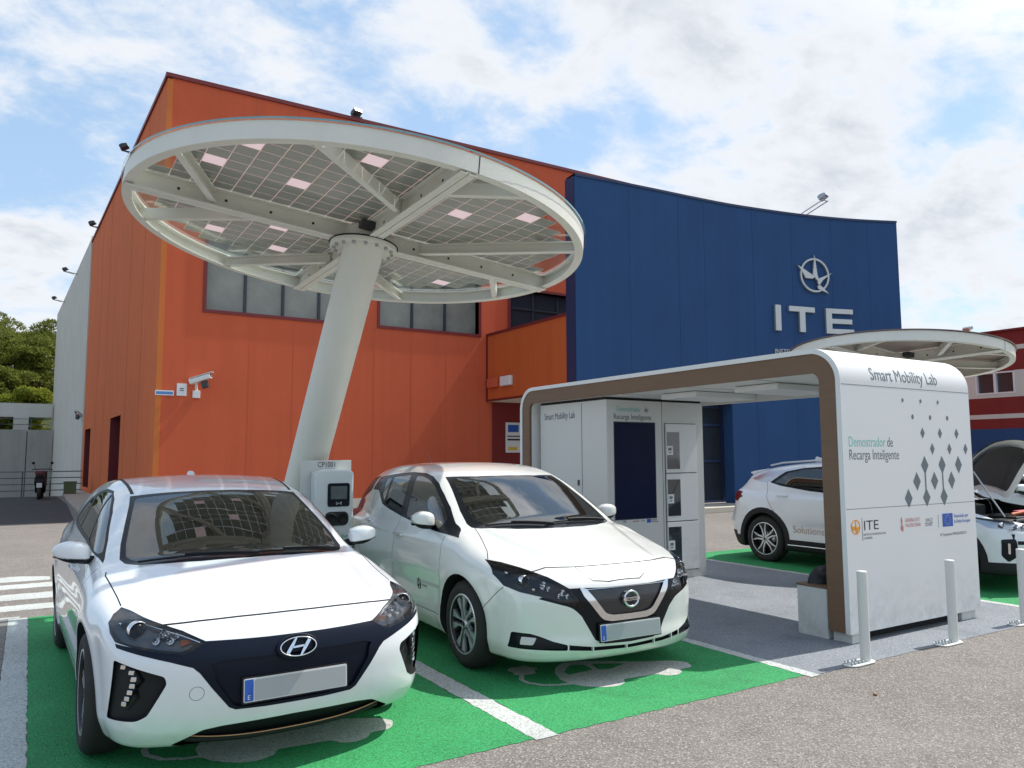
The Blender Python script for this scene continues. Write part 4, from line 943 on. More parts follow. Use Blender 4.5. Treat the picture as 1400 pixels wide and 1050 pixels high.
for dx in (-.035, .08):
    b = Bag(); b.lathe([(.055, 0), (.055, .006), (.048, .009), (.046, .002), (.001, .002)], 24, X @ Matrix.Translation((dx, -.178, .93)) @ Matrix.Rotation(R_(90), 4, 'X')); b.build('socket_cap', M['black'], so_)
text('lettering', 'CP1001', .075, M['ink'], frame((-.10, -.002, 1.447), (1, 0, 0), (0, 0, 1)), ch, .0014, 'LEFT', .82)
text('lettering', 'evolve', .062, flat('print_green', (.02, .30, .12), .5), frame((.03, -.1715, .735), (1, 0, 0), (0, 0, 1)), ch, .0014, 'LEFT', .9)
# ---------------------------------------------------------------- pines, scooter
def leafmat(name, lo, hi):
    t = Mt(name); oi = t.n('ShaderNodeObjectInfo')
    c = t.mix(t.ramp(t.noise(.9, 4, .6), [(.3, 0), (.7, 1)]), lo, hi); c = t.mix(t.math('MULTIPLY', t.noise(8, 3, .7), .5), c, tuple(x*.55 for x in lo[:3])+(1,))
    t.set(col=c, rough=.7, spec=.2)
    tl = t.n('ShaderNodeBsdfTranslucent'); t.l(c, tl.inputs[0]); mx = t.n('ShaderNodeMixShader'); mx.inputs[0].default_value = .35; t.l(t.b.outputs[0], mx.inputs[1]); t.l(tl.outputs[0], mx.inputs[2]); t.l(mx.outputs[0], t.out.inputs[0]); return t.m
M['pine'] = leafmat('pine_foliage', (.13, .16, .028, 1), (.25, .27, .05, 1)); M['pinelight'] = leafmat('pine_foliage_light', (.22, .26, .03, 1), (.36, .38, .05, 1))
M['bark'] = flat('pine_bark', (.13, .085, .055), .9, var=.4, scale=2, bumpy=.6)
def pine(x, y, z0, h, r, label, seed, mat='pine', low=.45):
    rg = np.random.default_rng(seed); t = thing('pine_tree', label, 'tree', (x, y, z0), 0, 'pines behind the retaining wall')
    b = Bag(); lean = rg.uniform(-.6, .6, 2); T = lambda q: Vector((lean[0]*q*q+.15*sin(q*5+seed), lean[1]*q*q, h*.86*q))
    b.tube([T(q) for q in np.linspace(0, 1, 9)], [.26*(1-.75*q) for q in np.linspace(0, 1, 9)], 9)
    tips = []
    for k in range(15):
        q = rg.uniform(low-.08, .98); a = rg.uniform(0, 2*pi); p0 = T(q); rr = r*rg.uniform(.45, .95)*(1-.45*max(0, (q-.7)/.3)); p2 = p0+Vector((cos(a)*rr, sin(a)*rr, rr*rg.uniform(.15, .55)))
        p1 = p0.lerp(p2, .5)+Vector((0, 0, -.15)); b.tube([p0, p1, p2], [.085, .055, .02], 6, False); tips += [p1, p2, p0.lerp(p2, .78)]
    b.build('trunk', M['bark'], t)
    tips += [T(1)+Vector((0, 0, .3)), T(.93)]
    V = []; F = []
    cl = []
    for p in tips:
        for _ in range(2 if rg.random() < .6 else 3):
            cl.append((np.array(p)+rg.normal(0, r*.14, 3), r*rg.uniform(.20, .36)))
    for c, cr in cl:
        n = int(520*(cr/(r*.3))**2)
        d = rg.normal(size=(n, 3)); d /= np.linalg.norm(d, axis=1)[:, None]; d[:, 2] = np.abs(d[:, 2])*.9-.25
        rad = cr*(rg.uniform(.55, 1.05, n))[:, None]*np.array([1, 1, .88]); P_ = c+d*rad
        a = rg.normal(size=(n, 3))+d*1.1+np.array([0, 0, .5]); a /= np.linalg.norm(a, axis=1)[:, None]; s = np.cross(a, rg.normal(size=(n, 3))); s /= np.linalg.norm(s, axis=1)[:, None]
        L = rg.uniform(.10, .22, n)[:, None]; w_ = L*.24
        k0 = len(V); V += (P_-s*w_).tolist()+(P_+s*w_).tolist()+(P_+a*L+s*w_*.5).tolist()+(P_+a*L-s*w_*.5).tolist()
        for i in range(n): F.append((k0+i, k0+n+i, k0+2*n+i, k0+3*n+i))
    me = bpy.data.meshes.new('crown'); me.from_pydata(V, [], F); me.materials.append(M[mat]); o = bpy.data.objects.new('crown', me); COL.objects.link(o); o.parent = t
    return t
for i, (x, y, h, r, lb) in enumerate(((-5.6, 72, 14.2, 4.2, 'broad tall pine with a domed crown at the far left edge'), (-2.2, 76, 14.6, 3.6, 'tall pine with two visible stems, second from the left'), (.6, 73, 13.8, 3.3, 'tall pine just left of the grey concrete block'), (-8.8, 78, 14.5, 4.2, 'pine mostly outside the left edge of the view'), (2.6, 80, 14.5, 3.6, 'pine partly hidden by the grey concrete block'))):
    pine(x, y, .2, h-.7, r, lb, 31+i)
for i, (x, y, h, r, lb) in enumerate(((-.6, 66, 6.3, 2.3, 'low yellow-green pine just behind the pale parapet beam'), (-6.4, 67, 5.6, 2.2, 'low yellow-green bush pine at the left edge behind the beam'), (-3.4, 69, 8.0, 2.6, 'middle-height pine between the low yellow-green ones'))):
    pine(x, y, .6, h, r, lb, 77+i, 'pinelight' if i < 2 else 'pine', .3)
b = Bag(); N = 40; rg = np.random.default_rng(4); vs = []; fs = []
for i in range(N+1):
    x = -160+i*(330/N); vs += [(x, 118+rg.uniform(-3, 3), -2), (x, 150, 7.5+2.2*sin(i*.7)+rg.uniform(-.5, .5)), (x, 230, 11+3*sin(i*.35))]
for i in range(N): fs += [(3*i, 3*i+3, 3*i+4, 3*i+1), (3*i+1, 3*i+4, 3*i+5, 3*i+2)]
b.add(vs, fs, True); o = struct(b.build('hill', leafmat('scrub_hill', (.05, .07, .02, 1), (.09, .10, .035, 1))))

sc_ = thing('motor_scooter', 'dark motor scooter with a red seat box parked by the railing at the far left', 'scooter', (.42, 34.6, 0), R_(176))
def W2(y):
    b = Bag(); X = Matrix.Translation((0, y, .27)) @ Matrix.Rotation(pi/2, 4, 'Y'); b.lathe([(.19, -.06), (.25, -.065), (.27, -.03), (.27, .03), (.25, .065), (.19, .06)], 24, X); w_ = b.build('wheel', M['rubber'], sc_)
    b = Bag(); b.lathe([(.001, -.04), (.19, -.04), (.19, .04), (.001, .04)], 20, X); b.build('rim', M['alloydark'], w_)
W2(-.62); W2(.62)
b = Bag(); b.prism(rnd([(-.50, .45), (-.40, .42), (-.25, .25), (.25, .22), (.45, .45), (.85, .62), (.80, .82), (.10, .80), (.02, .42), (-.22, .42), (-.36, 1.02), (-.52, 1.06), (-.62, .80)], .06), 0, -.17, .17); b.build('body', flat('scooter_dark_paint', (.012, .012, .014), .5, spec=.2), sc_, .03)
b = Bag(); b.prism(rnd([(.08, .80), (.82, .82), (.86, .90), (.30, .92), (.08, .88)], .04), 0, -.14, .14); b.build('seat', M['cloth'], sc_, .02)
b = Bag(); b.box(-.15, .15, .62, .92, .92, 1.08); b.build('top_box', flat('scooter_red', (.10, .012, .016), .4), sc_, .04)
b = Bag(); b.tube([(-.34, -.40, 1.10), (0, -.50, 1.12), (.34, -.40, 1.10)], .018, 8); b.tube([(0, -.66, .30), (0, -.50, 1.05)], .03, 8)
for s_ in (-1, 1): b.tube([(s_*.22, -.46, 1.1), (s_*.30, -.50, 1.32)], .008, 6); b.lathe([(.001, 0), (.05, 0), (.055, .02)], 12, Matrix.Translation((s_*.31, -.5, 1.35)) @ Matrix.Rotation(R_(90), 4, 'X'))
b.build('handlebar', M['black'], sc_)
b = Bag(); b.box(-.09, .09, .84, .86, .45, .62); b.build('number_plate', M['plateedge'], sc_)
tag(Bag().box(-.22, .22, 0, .3, 0, .55).box(-.24, .24, -.02, .32, .55, .60).build('utility_cabinet', flat('cabinet_green', (.10, .14, .07), .6), None, .01), 'small olive utility cabinet on the ground behind the scooter', 'cabinet').location = (1.45, 35.9, 0)
# ---------------------------------------------------------------- car surface maths
def pc(xs, ys):
    xs = np.array(xs, float); ys = np.array(ys, float)
    h = np.diff(xs); d = np.diff(ys)/h; m = np.zeros(len(xs))
    m[0] = d[0]; m[-1] = d[-1]
    for i in range(1, len(xs)-1):
        if d[i-1]*d[i] > 0:
            w1 = 2*h[i]+h[i-1]; w2 = h[i]+2*h[i-1]
            m[i] = (w1+w2)/(w1/d[i-1]+w2/d[i])
    def f(x):
        x = np.clip(x, xs[0], xs[-1]); i = np.clip(np.searchsorted(xs, x)-1, 0, len(xs)-2)
        t = (x-xs[i])/h[i]
        return ((1+2*t)*(1-t)**2*ys[i] + t*(1-t)**2*h[i]*m[i] + t*t*(3-2*t)*ys[i+1] + t*t*(t-1)*h[i]*m[i+1])
    return f

def smax(a, b, k):
    h = np.maximum(k-np.abs(a-b), 0)/k
    return np.maximum(a, b)+h*h*k*.25
def smin(a, b, k): return -smax(-a, -b, k)
def sstep(a, b, x):
    t = np.clip((x-a)/(b-a), 0, 1); return t*t*(3-2*t)

class CarFn:
    def __init__(s, D):
        s.D = D; s.W = D['W']; s.L = D['L']
        for k in ('top', 'crown', 'plan', 'sec', 'front', 'rear', 'bot', 'roof', 'gw', 'belt', 'wrap', 'gcrown'):
            setattr(s, k, pc(*zip(*D[k])))
        s.pf = D['pf']; s.pr = D['pr']; s.k = D['k']
    def body(s, x, y, z):
        W = s.W; ax = np.abs(x); u = ax/W; D = s.D
        T = s.top(y)-s.crown(y)*u**2 + D.get('crest', lambda x, y: 0)(ax, y)
        ft = z-T
        side = s.plan(y)-s.sec(z)
        for wy in (D['wf'], D['wr']):
            r = np.hypot(y-wy, z-D['wz'])
            side = side + D['flare']*np.exp(-((r-D['ra']-.02)/.06)**2)*sstep(.0, .2, ax)
        side = side + D.get('sculpt', lambda y, z: 0)(y, z)
        fs = (ax-side)
        ff = (s.front(z)+s.pf[0]*u**s.pf[1]+s.pf[2]*u**s.pf[3]) + D.get('fsc', lambda x, z: 0)(ax, z) - y
        fr = y-(s.L-s.rear(z)-s.pr[0]*u**s.pr[1]-s.pr[2]*u**s.pr[3])
        fb = s.bot(y)-z
        f = smax(ft*.95, fs, s.k[0])
        f = smax(f, ff*.85, s.k[1])
        f = smax(f, fr*.85, s.k[1])
        return smax(f, fb, .03)
    def glass(s, x, y, z):
        ax = np.abs(x)
        yy = y-s.wrap(y)*ax*ax
        g1 = (z-(s.roof(yy)-s.gcrown(y)*ax*ax))*.8
        zb = s.belt(y)
        h = np.maximum(z-zb, -.1)
        g2 = (ax-(s.gw(y)-s.D['tum']*h-s.D['tum2']*h*h))*.92
        return np.maximum(smax(g1, g2, s.k[2]), .55-z)
    def __call__(s, x, y, z):
        return smin(s.body(x, y, z), s.glass(x, y, z), s.k[3])
    def grad(s, P):
        e = 2e-3; x, y, z = P.T
        g = np.stack([s(x+e, y, z)-s(x-e, y, z), s(x, y+e, z)-s(x, y-e, z), s(x, y, z+e)-s(x, y, z-e)], 1)
        return g/np.maximum(np.linalg.norm(g, axis=1, keepdims=True), 1e-9)
    def project(s, Q, P, n=26):
        a = np.zeros(len(P)); b = np.ones(len(P))
        # coarse march outwards to the last crossing
        ts = np.linspace(0, 1, 60); F = []
        for t in ts: F.append(s(*(Q+(P-Q)*t).T) < 0)
        F = np.array(F); idx = F.shape[0]-1-np.argmax(F[::-1], axis=0)
        a = ts[idx]; b = ts[np.minimum(idx+1, 59)]
        for _ in range(n):
            m = (a+b)/2; ins = s(*(Q+(P-Q)*m[:, None]).T) < 0
            a = np.where(ins, m, a); b = np.where(ins, b, m)
        return Q+(P-Q)*((a+b)/2)[:, None]

def lin(a, b, n): return np.linspace(a, b, n)
IONIQ = dict(W=.91, L=4.47, H=1.45, wf=.88, wr=3.58, wz=.316, ra=.36, flare=.012, rw=.316,
    top=[(0, .70), (.1, .745), (.3, .795), (.6, .85), (.9, .905), (1.15, .955), (1.6, .98), (2.5, .985), (3.5, 1.01), (4.1, 1.05), (4.47, 1.05)],
    crown=[(0, .05), (.5, .09), (1.1, .09), (1.7, .05), (4.47, .05)],
    plan=[(0, .775), (.3, .828), (.6, .862), (.9, .89), (1.5, .90), (3.2, .91), (3.7, .915), (4.1, .89), (4.47, .80)],
    sec=[(.12, .10), (.2, .055), (.3, .022), (.42, .012), (.55, .004), (.65, 0), (.75, .012), (.85, .04), (.95, .075), (1.1, .16)],
    front=[(.1, .22), (.2, .10), (.27, .055), (.4, .03), (.5, .022), (.58, .03), (.66, .06), (.72, .10), (.8, .2), (1.1, .6)],
    rear=[(.1, .2), (.25, .05), (.5, .0), (.7, .02), (.9, .05), (1.0, .07), (1.1, .1)],
    bot=[(0, .165), (.6, .17), (4.0, .17), (4.47, .24)],
    roof=[(0, .1), (.6, .62), (.95, .865), (1.15, .965), (1.35, 1.065), (1.6, 1.185), (1.85, 1.29), (2.05, 1.35), (2.3, 1.39), (2.6, 1.413), (2.9, 1.408), (3.3, 1.365), (3.7, 1.285), (4.1, 1.16), (4.38, 1.06), (4.5, .9), (4.8, .2)],
    gcrown=[(0, .06), (1.2, .06), (2.0, .09), (3.0, .09), (4.47, .1)],
    wrap=[(0, .30), (1.2, .30), (2.0, .22), (3.0, -.1), (4.47, -.25)],
    gw=[(0, .70), (.9, .75), (1.3, .79), (2.0, .81), (3.0, .82), (3.6, .79), (4.1, .72), (4.47, .6)],
    belt=[(0, .95), (1.2, .95), (2.5, .98), (3.6, 1.02), (4.47, 1.05)],
    tum=.36, tum2=.22, pf=(.16, 2, .26, 6), pr=(.12, 2, .22, 6), k=(.10, .09, .10, .035))
LEAF = dict(W=.894, L=4.49, H=1.54, wf=.93, wr=3.63, wz=.316, ra=.365, flare=.012, rw=.316,
    top=[(0, .70), (.1, .745), (.3, .815), (.6, .89), (.9, .97), (1.15, 1.035), (1.6, 1.04), (2.5, 1.0), (3.5, 1.02), (4.0, 1.0), (4.49, .98)],
    crown=[(0, .05), (.4, .10), (1.1, .11), (1.7, .06), (4.49, .05)],
    plan=[(0, .78), (.3, .83), (.6, .865), (.9, .89), (1.5, .897), (3.2, .894), (3.7, .87), (4.1, .81), (4.49, .72)],
    sec=[(.12, .10), (.2, .05), (.3, .02), (.42, .018), (.55, .008), (.68, 0), (.78, .008), (.88, .025), (.98, .055), (1.15, .14)],
    front=[(.1, .22), (.2, .07), (.27, .045), (.36, .055), (.45, .05), (.55, .045), (.65, .065), (.73, .11), (.8, .19), (1.1, .6)],
    rear=[(.1, .2), (.25, .05), (.5, .0), (.7, .02), (.9, .05), (1.0, .07), (1.1, .1)],
    bot=[(0, .155), (.6, .165), (4.0, .17), (4.49, .24)],
    roof=[(0, .1), (.5, .66), (.85, .90), (1.05, 1.005), (1.25, 1.115), (1.5, 1.245), (1.75, 1.36), (1.95, 1.425), (2.2, 1.47), (2.5, 1.492), (2.9, 1.492), (3.3, 1.46), (3.6, 1.40), (3.85, 1.30), (4.05, 1.17), (4.25, 1.03), (4.5, .8), (4.8, .2)],
    gcrown=[(0, .06), (1.2, .06), (2.0, .09), (3.0, .09), (4.49, .1)],
    wrap=[(0, .32), (1.2, .32), (2.0, .24), (3.0, -.05), (4.49, -.2)],
    gw=[(0, .72), (.9, .80), (1.3, .84), (2.0, .82), (3.0, .81), (3.4, .77), (3.8, .70), (4.1, .62), (4.49, .5)],
    belt=[(0, .98), (1.2, .99), (2.5, 1.0), (3.6, 1.04), (4.49, 1.06)],
    tum=.29, tum2=.22, pf=(.16, 2, .33, 6), pr=(.12, 2, .22, 6), k=(.10, .08, .11, .035))

def _win(y, a, b, w=.25): return sstep(a-w, a+w, y)*(1-sstep(b-w, b+w, y))
IONIQ['sculpt'] = lambda y, z: _win(y, 1.2, 3.2)*(-.014*np.exp(-((z-.50)/.10)**2)+.006*np.exp(-((z-.80-.02*(y-1.5))/.035)**2))
LEAF['sculpt'] = lambda y, z: _win(y, 1.3, 3.2)*(-.012*np.exp(-((z-.52)/.10)**2)+.007*np.exp(-((z-.86-.02*(y-1.5))/.035)**2))
def _crest(x0, x1, h, y0=.12, y1=1.05):
    def f(ax, y):
        ln = x0+(x1-x0)*np.clip((y-y0)/(y1-y0), 0, 1)
        return h*(1-sstep(-.045, .045, ax-ln))*sstep(y0-.05, y0+.2, y)*(1-sstep(.95, 1.25, y))
    return f
IONIQ['crest'] = _crest(.50, .63, .008)
LEAF['crest'] = _crest(.36, .60, .016)
KIA = dict(LEAF, W=.915, L=4.40, H=1.49, wf=.90, wr=3.55, wz=.33, ra=.385, rw=.335,
    top=[(0, .78), (.1, .84), (.3, .90), (.6, .95), (.9, .99), (1.15, 1.03), (1.6, 1.05), (2.5, 1.03), (3.5, 1.06), (4.1, 1.07), (4.40, 1.04)],
    plan=[(0, .80), (.3, .86), (.6, .89), (.9, .905), (1.5, .912), (3.2, .912), (3.7, .90), (4.1, .87), (4.40, .80)],
    sec=[(.12, .07), (.25, .02), (.42, .012), (.55, .01), (.72, 0), (.85, .008), (.95, .03), (1.05, .07), (1.2, .14)],
    rear=[(.1, .25), (.25, .08), (.5, .0), (.62, .02), (.75, .05), (.9, .05), (1.0, .08), (1.1, .16)],
    bot=[(0, .2), (.6, .2), (4.0, .2), (4.40, .27)],
    roof=[(0, .1), (.5, .66), (.85, .90), (1.05, 1.01), (1.25, 1.12), (1.5, 1.25), (1.75, 1.36), (1.95, 1.42), (2.2, 1.46), (2.5, 1.475), (2.9, 1.47), (3.4, 1.43), (3.8, 1.36), (3.98, 1.31), (4.10, 1.20), (4.28, 1.03), (4.42, .7), (4.8, .2)],
    gw=[(0, .72), (.9, .80), (1.3, .83), (2.0, .835), (3.0, .83), (3.6, .80), (4.0, .74), (4.40, .66)],
    belt=[(0, .98), (1.2, 1.0), (2.5, 1.02), (3.6, 1.08), (4.40, 1.1)],
    crest=_crest(.45, .60, .01), sculpt=lambda y, z: _win(y, 1.3, 3.1)*(-.012*np.exp(-((z-.50)/.10)**2)+.008*np.exp(-((z-.93)/.03)**2)))
EVX = dict(KIA, W=.93, L=4.68, H=1.55, wf=.90, wr=3.75,
    front=[(.1, .25), (.2, .10), (.3, .06), (.45, .04), (.6, .03), (.72, .05), (.80, .10), (.9, .22), (1.1, .6)],
    plan=[(0, .80), (.3, .87), (.6, .90), (.9, .92), (1.5, .928), (3.2, .928), (3.9, .91), (4.4, .87), (4.68, .80)],
    roof=[(0, .1), (.5, .66), (.85, .90), (1.05, 1.02), (1.25, 1.13), (1.5, 1.26), (1.75, 1.38), (1.95, 1.45), (2.2, 1.50), (2.6, 1.53), (3.1, 1.52), (3.7, 1.46), (4.1, 1.36), (4.35, 1.22), (4.55, 1.05), (4.68, .7), (5.0, .2)])
# ---------------------------------------------------------------- car meshing
def box_cage(fn, step):
    W = fn.W+.06; L = fn.L; H = fn.D['H']+.05
    nx = int(2*W/step); ny = int((L+.1)/step); nz = int(H/step)
    X = lin(-W, W, nx+1); Y = lin(-.05, L+.05, ny+1); Z = lin(.08, H, nz+1)
    vid = {}; P = []; F = []
    def v(i, j, k):
        key = (i, j, k)
        if key not in vid: vid[key] = len(P); P.append((X[i], Y[j], Z[k]))
        return vid[key]
    for i in range(nx):
        for j in range(ny):
            F.append((v(i, j, nz), v(i+1, j, nz), v(i+1, j+1, nz), v(i, j+1, nz)))
            F.append((v(i, j, 0), v(i, j+1, 0), v(i+1, j+1, 0), v(i+1, j, 0)))
        for k in range(nz):
            F.append((v(i, 0, k), v(i+1, 0, k), v(i+1, 0, k+1), v(i, 0, k+1)))
            F.append((v(i, ny, k), v(i, ny, k+1), v(i+1, ny, k+1), v(i+1, ny, k)))
    for j in range(ny):
        for k in range(nz):
            F.append((v(0, j, k), v(0, j, k+1), v(0, j+1, k+1), v(0, j+1, k)))
            F.append((v(nx, j, k), v(nx, j+1, k), v(nx, j+1, k+1), v(nx, j, k+1)))
    P = np.array(P); Q = P.copy()
    Q[:, 0] *= .55; Q[:, 1] = np.clip(P[:, 1], 1.0, L-.9); Q[:, 2] = .48
    Q[:, 1] = np.where(P[:, 1] < 1.0, 1.0-(1.0-P[:, 1])*.45, Q[:, 1])
    Q[:, 1] = np.where(P[:, 1] > L-.9, L-.9+(P[:, 1]-L+.9)*.45, Q[:, 1])
    return fn.project(Q, P), F

AX = {'f': (0, 2), 's': (1, 2), 't': (0, 1), 'r': (0, 2)}
class Cutter:
    def __init__(s, fn, step):
        s.fn = fn; P, F = box_cage(fn, step); s.V = [tuple(p) for p in P]; s.F = [list(f) for f in F]
        s.feat = [None]*len(F); s.poly = {}; s.cache()
    def cache(s):
        V = np.array(s.V); n = len(s.F)
        s.C = np.zeros((n, 3)); s.N = np.zeros((n, 3)); s.lo = np.zeros((n, 3)); s.hi = np.zeros((n, 3))
        F4 = np.array([f[:4] if len(f) >= 4 else f+[f[-1]] for f in s.F])
        P = V[F4]; s.C = P.mean(1); s.lo = P.min(1); s.hi = P.max(1)
        d = np.cross(P[:, 2]-P[:, 0], P[:, 3]-P[:, 1]); s.N = d/np.maximum(np.linalg.norm(d, axis=1, keepdims=True), 1e-12)
    def cut(s, name, view, poly, cond=None, over=()):
        """mark the surface inside a polygon drawn in a projected view: f front, s left side (x<0), S right side, t top, r rear"""
        v = view.lower(); a, b = AX[v]; poly = [(p[0], p[1]) for p in poly]
        C, N = s.C, s.N; s.poly.setdefault(name, []).append((a, b, poly))
        facing = {'f': -N[:, 1] > .08, 'r': N[:, 1] > .08, 't': N[:, 2] > .05, 's': ((N[:, 0]*(1 if view == 'S' else -1)) > .08) & (np.abs(C[:, 0]) > .54)}[v]
        xs = [p[0] for p in poly]; ys = [p[1] for p in poly]
        cand = facing & (s.hi[:, a] > min(xs)) & (s.lo[:, a] < max(xs)) & (s.hi[:, b] > min(ys)) & (s.lo[:, b] < max(ys))
        if v == 'f': cand &= C[:, 1] < 1.35
        if v == 'r': cand &= C[:, 1] > s.fn.L-1.2
        if cond is not None: cand &= cond(C[:, 0], C[:, 1], C[:, 2])
        ids = [i for i in np.nonzero(cand)[0] if s.feat[i] is None or s.feat[i] in over]
        pieces = {i: [s.F[i]] for i in ids}; newv = {}
        V = s.V; n = len(poly)
        for e in range(n):
            x0, y0 = poly[e]; x1, y1 = poly[(e+1) % n]; dx, dy = x1-x0, y1-y0; ln = math.hypot(dx, dy)
            if ln < 1e-7: continue
            dx /= ln; dy /= ln; bx0, bx1 = min(x0, x1), max(x0, x1); by0, by1 = min(y0, y1), max(y0, y1)
            for i in ids:
                if s.hi[i, a] < bx0 or s.lo[i, a] > bx1 or s.hi[i, b] < by0 or s.lo[i, b] > by1: continue
                out = []
                for f in pieces[i]:
                    D = [(V[q][a]-x0)*dy-(V[q][b]-y0)*dx for q in f]
                    if max(D) < 1e-6 or min(D) > -1e-6: out.append(f); continue
                    A = []; B = []
                    for k in range(len(f)):
                        q, r = f[k], f[(k+1) % len(f)]; d0, d1 = D[k], D[(k+1) % len(f)]
                        if d0 >= -1e-6: A.append(q)
                        if d0 <= 1e-6: B.append(q)
                        if (d0 > 1e-6 and d1 < -1e-6) or (d0 < -1e-6 and d1 > 1e-6):
                            key = (min(q, r), max(q, r), e)
                            if key not in newv:
                                t = d0/(d0-d1); p, w = V[q], V[r]
                                newv[key] = len(V); V.append((p[0]+(w[0]-p[0])*t, p[1]+(w[1]-p[1])*t, p[2]+(w[2]-p[2])*t))
                            A.append(newv[key]); B.append(newv[key])
                    for g in (A, B):
                        if len(g) >= 3: out.append(g)
                pieces[i] = out
        for i in ids:
            ps = pieces[i]; first = True
            for f in ps:
                cx = sum(V[q][a] for q in f)/len(f); cy = sum(V[q][b] for q in f)/len(f)
                mk = name if inpoly(poly, (cx, cy)) else s.feat[i]
                if first: s.F[i] = f; fm = mk; first = False
                else: s.F.append(f); s.feat.append(mk)
            s.feat[i] = fm
        s.cache()
    def both(s, name, view, poly, cond=None, over=()):
        """cut a feature and its mirror image; names get +L / +R"""
        v = view.lower()
        if v == 's':
            s.cut(name+'+L', 's', poly, cond, over); s.cut(name+'+R', 'S', poly, cond, over)
        else:
            s.cut(name+'+L', view, poly, (lambda x, y, z: (x < .02) & (cond(x, y, z) if cond else True)), over)
            s.cut(name+'+R', view, [(-p[0], p[1]) for p in poly], (lambda x, y, z: (x > -.02) & (cond(x, y, z) if cond else True)), over)
    def emit(s, name, feats, mat, parent, off=0.0, depth=0.0, push=None, wallmat=None, nosmooth=False, pushmode='n'):
        """make one object from all faces carrying one of feats. off: along the normal; push: fixed vector; depth: skirt"""
        if isinstance(feats, str): feats = [feats]
        idx = [i for i, q in enumerate(s.feat) if q in feats]
        if not idx: print('EMPTY FEATURE', name, feats); return None
        used = {}; vs = []
        for i in idx:
            for q in s.F[i]:
                if q not in used: used[q] = len(vs); vs.append(s.V[q])
        P = np.array(vs); N = s.fn.grad(P); Pn = P+N*off
        if push is not None: Pn = P+np.array(push)
        faces = [[used[q] for q in s.F[i]] for i in idx]; nm = [N]; allv = [Pn]; nf = len(faces)
        walls = []
        if depth or push is not None:
            # key edges by position so T junctions inside one feature do not open walls
            cnt = {}
            for f in faces:
                for k in range(len(f)):
                    e = (f[k], f[(k+1) % len(f)]); cnt[e] = cnt.get(e, 0)+1
            be = [e for e in cnt if (e[1], e[0]) not in cnt]
            base = len(vs); k = base
            def inner(a_, b_):
                p = (P[a_]+P[b_])/2
                for f_ in feats:
                    for ia, ib, pl in s.poly.get(f_, []):
                        q = (p[ia], p[ib]); g = 7e-4
                        if all(inpoly(pl, (q[0]+dx, q[1]+dy)) for dx, dy in ((g, 0), (-g, 0), (0, g), (0, -g))): return True
                return False
            be = [e for e in be if not inner(*e)]
            back = (P if push is not None else Pn-N*depth)
            ex = []
            for a_, b_ in be:
                ex += [Pn[a_], Pn[b_], back[b_], back[a_]]; walls.append([k+1, k, k+3, k+2]); k += 4
            if ex: allv.append(np.array(ex)); nm.append(np.zeros((len(ex), 3)))
        Vall = np.concatenate(allv); me = bpy.data.meshes.new(name)
        me.from_pydata([tuple(v) for v in Vall], [], faces+walls)
        me.materials.append(mat)
        if wallmat: me.materials.append(wallmat)
        me.polygons.foreach_set('use_smooth', [True]*len(me.polygons))
        if wallmat and walls: me.polygons.foreach_set('material_index', [0]*nf+[1]*len(walls))
        if not nosmooth:
            nl = []; pn = np.array([tuple(p.normal) for p in me.polygons])
            for pi_, f in enumerate(faces+walls):
                for q in f:
                    nl.append(tuple(N[q]) if pi_ < nf else tuple(pn[pi_]))
            me.normals_split_custom_set(nl)
        o = bpy.data.objects.new(name, me); COL.objects.link(o); o.parent = parent
        return o
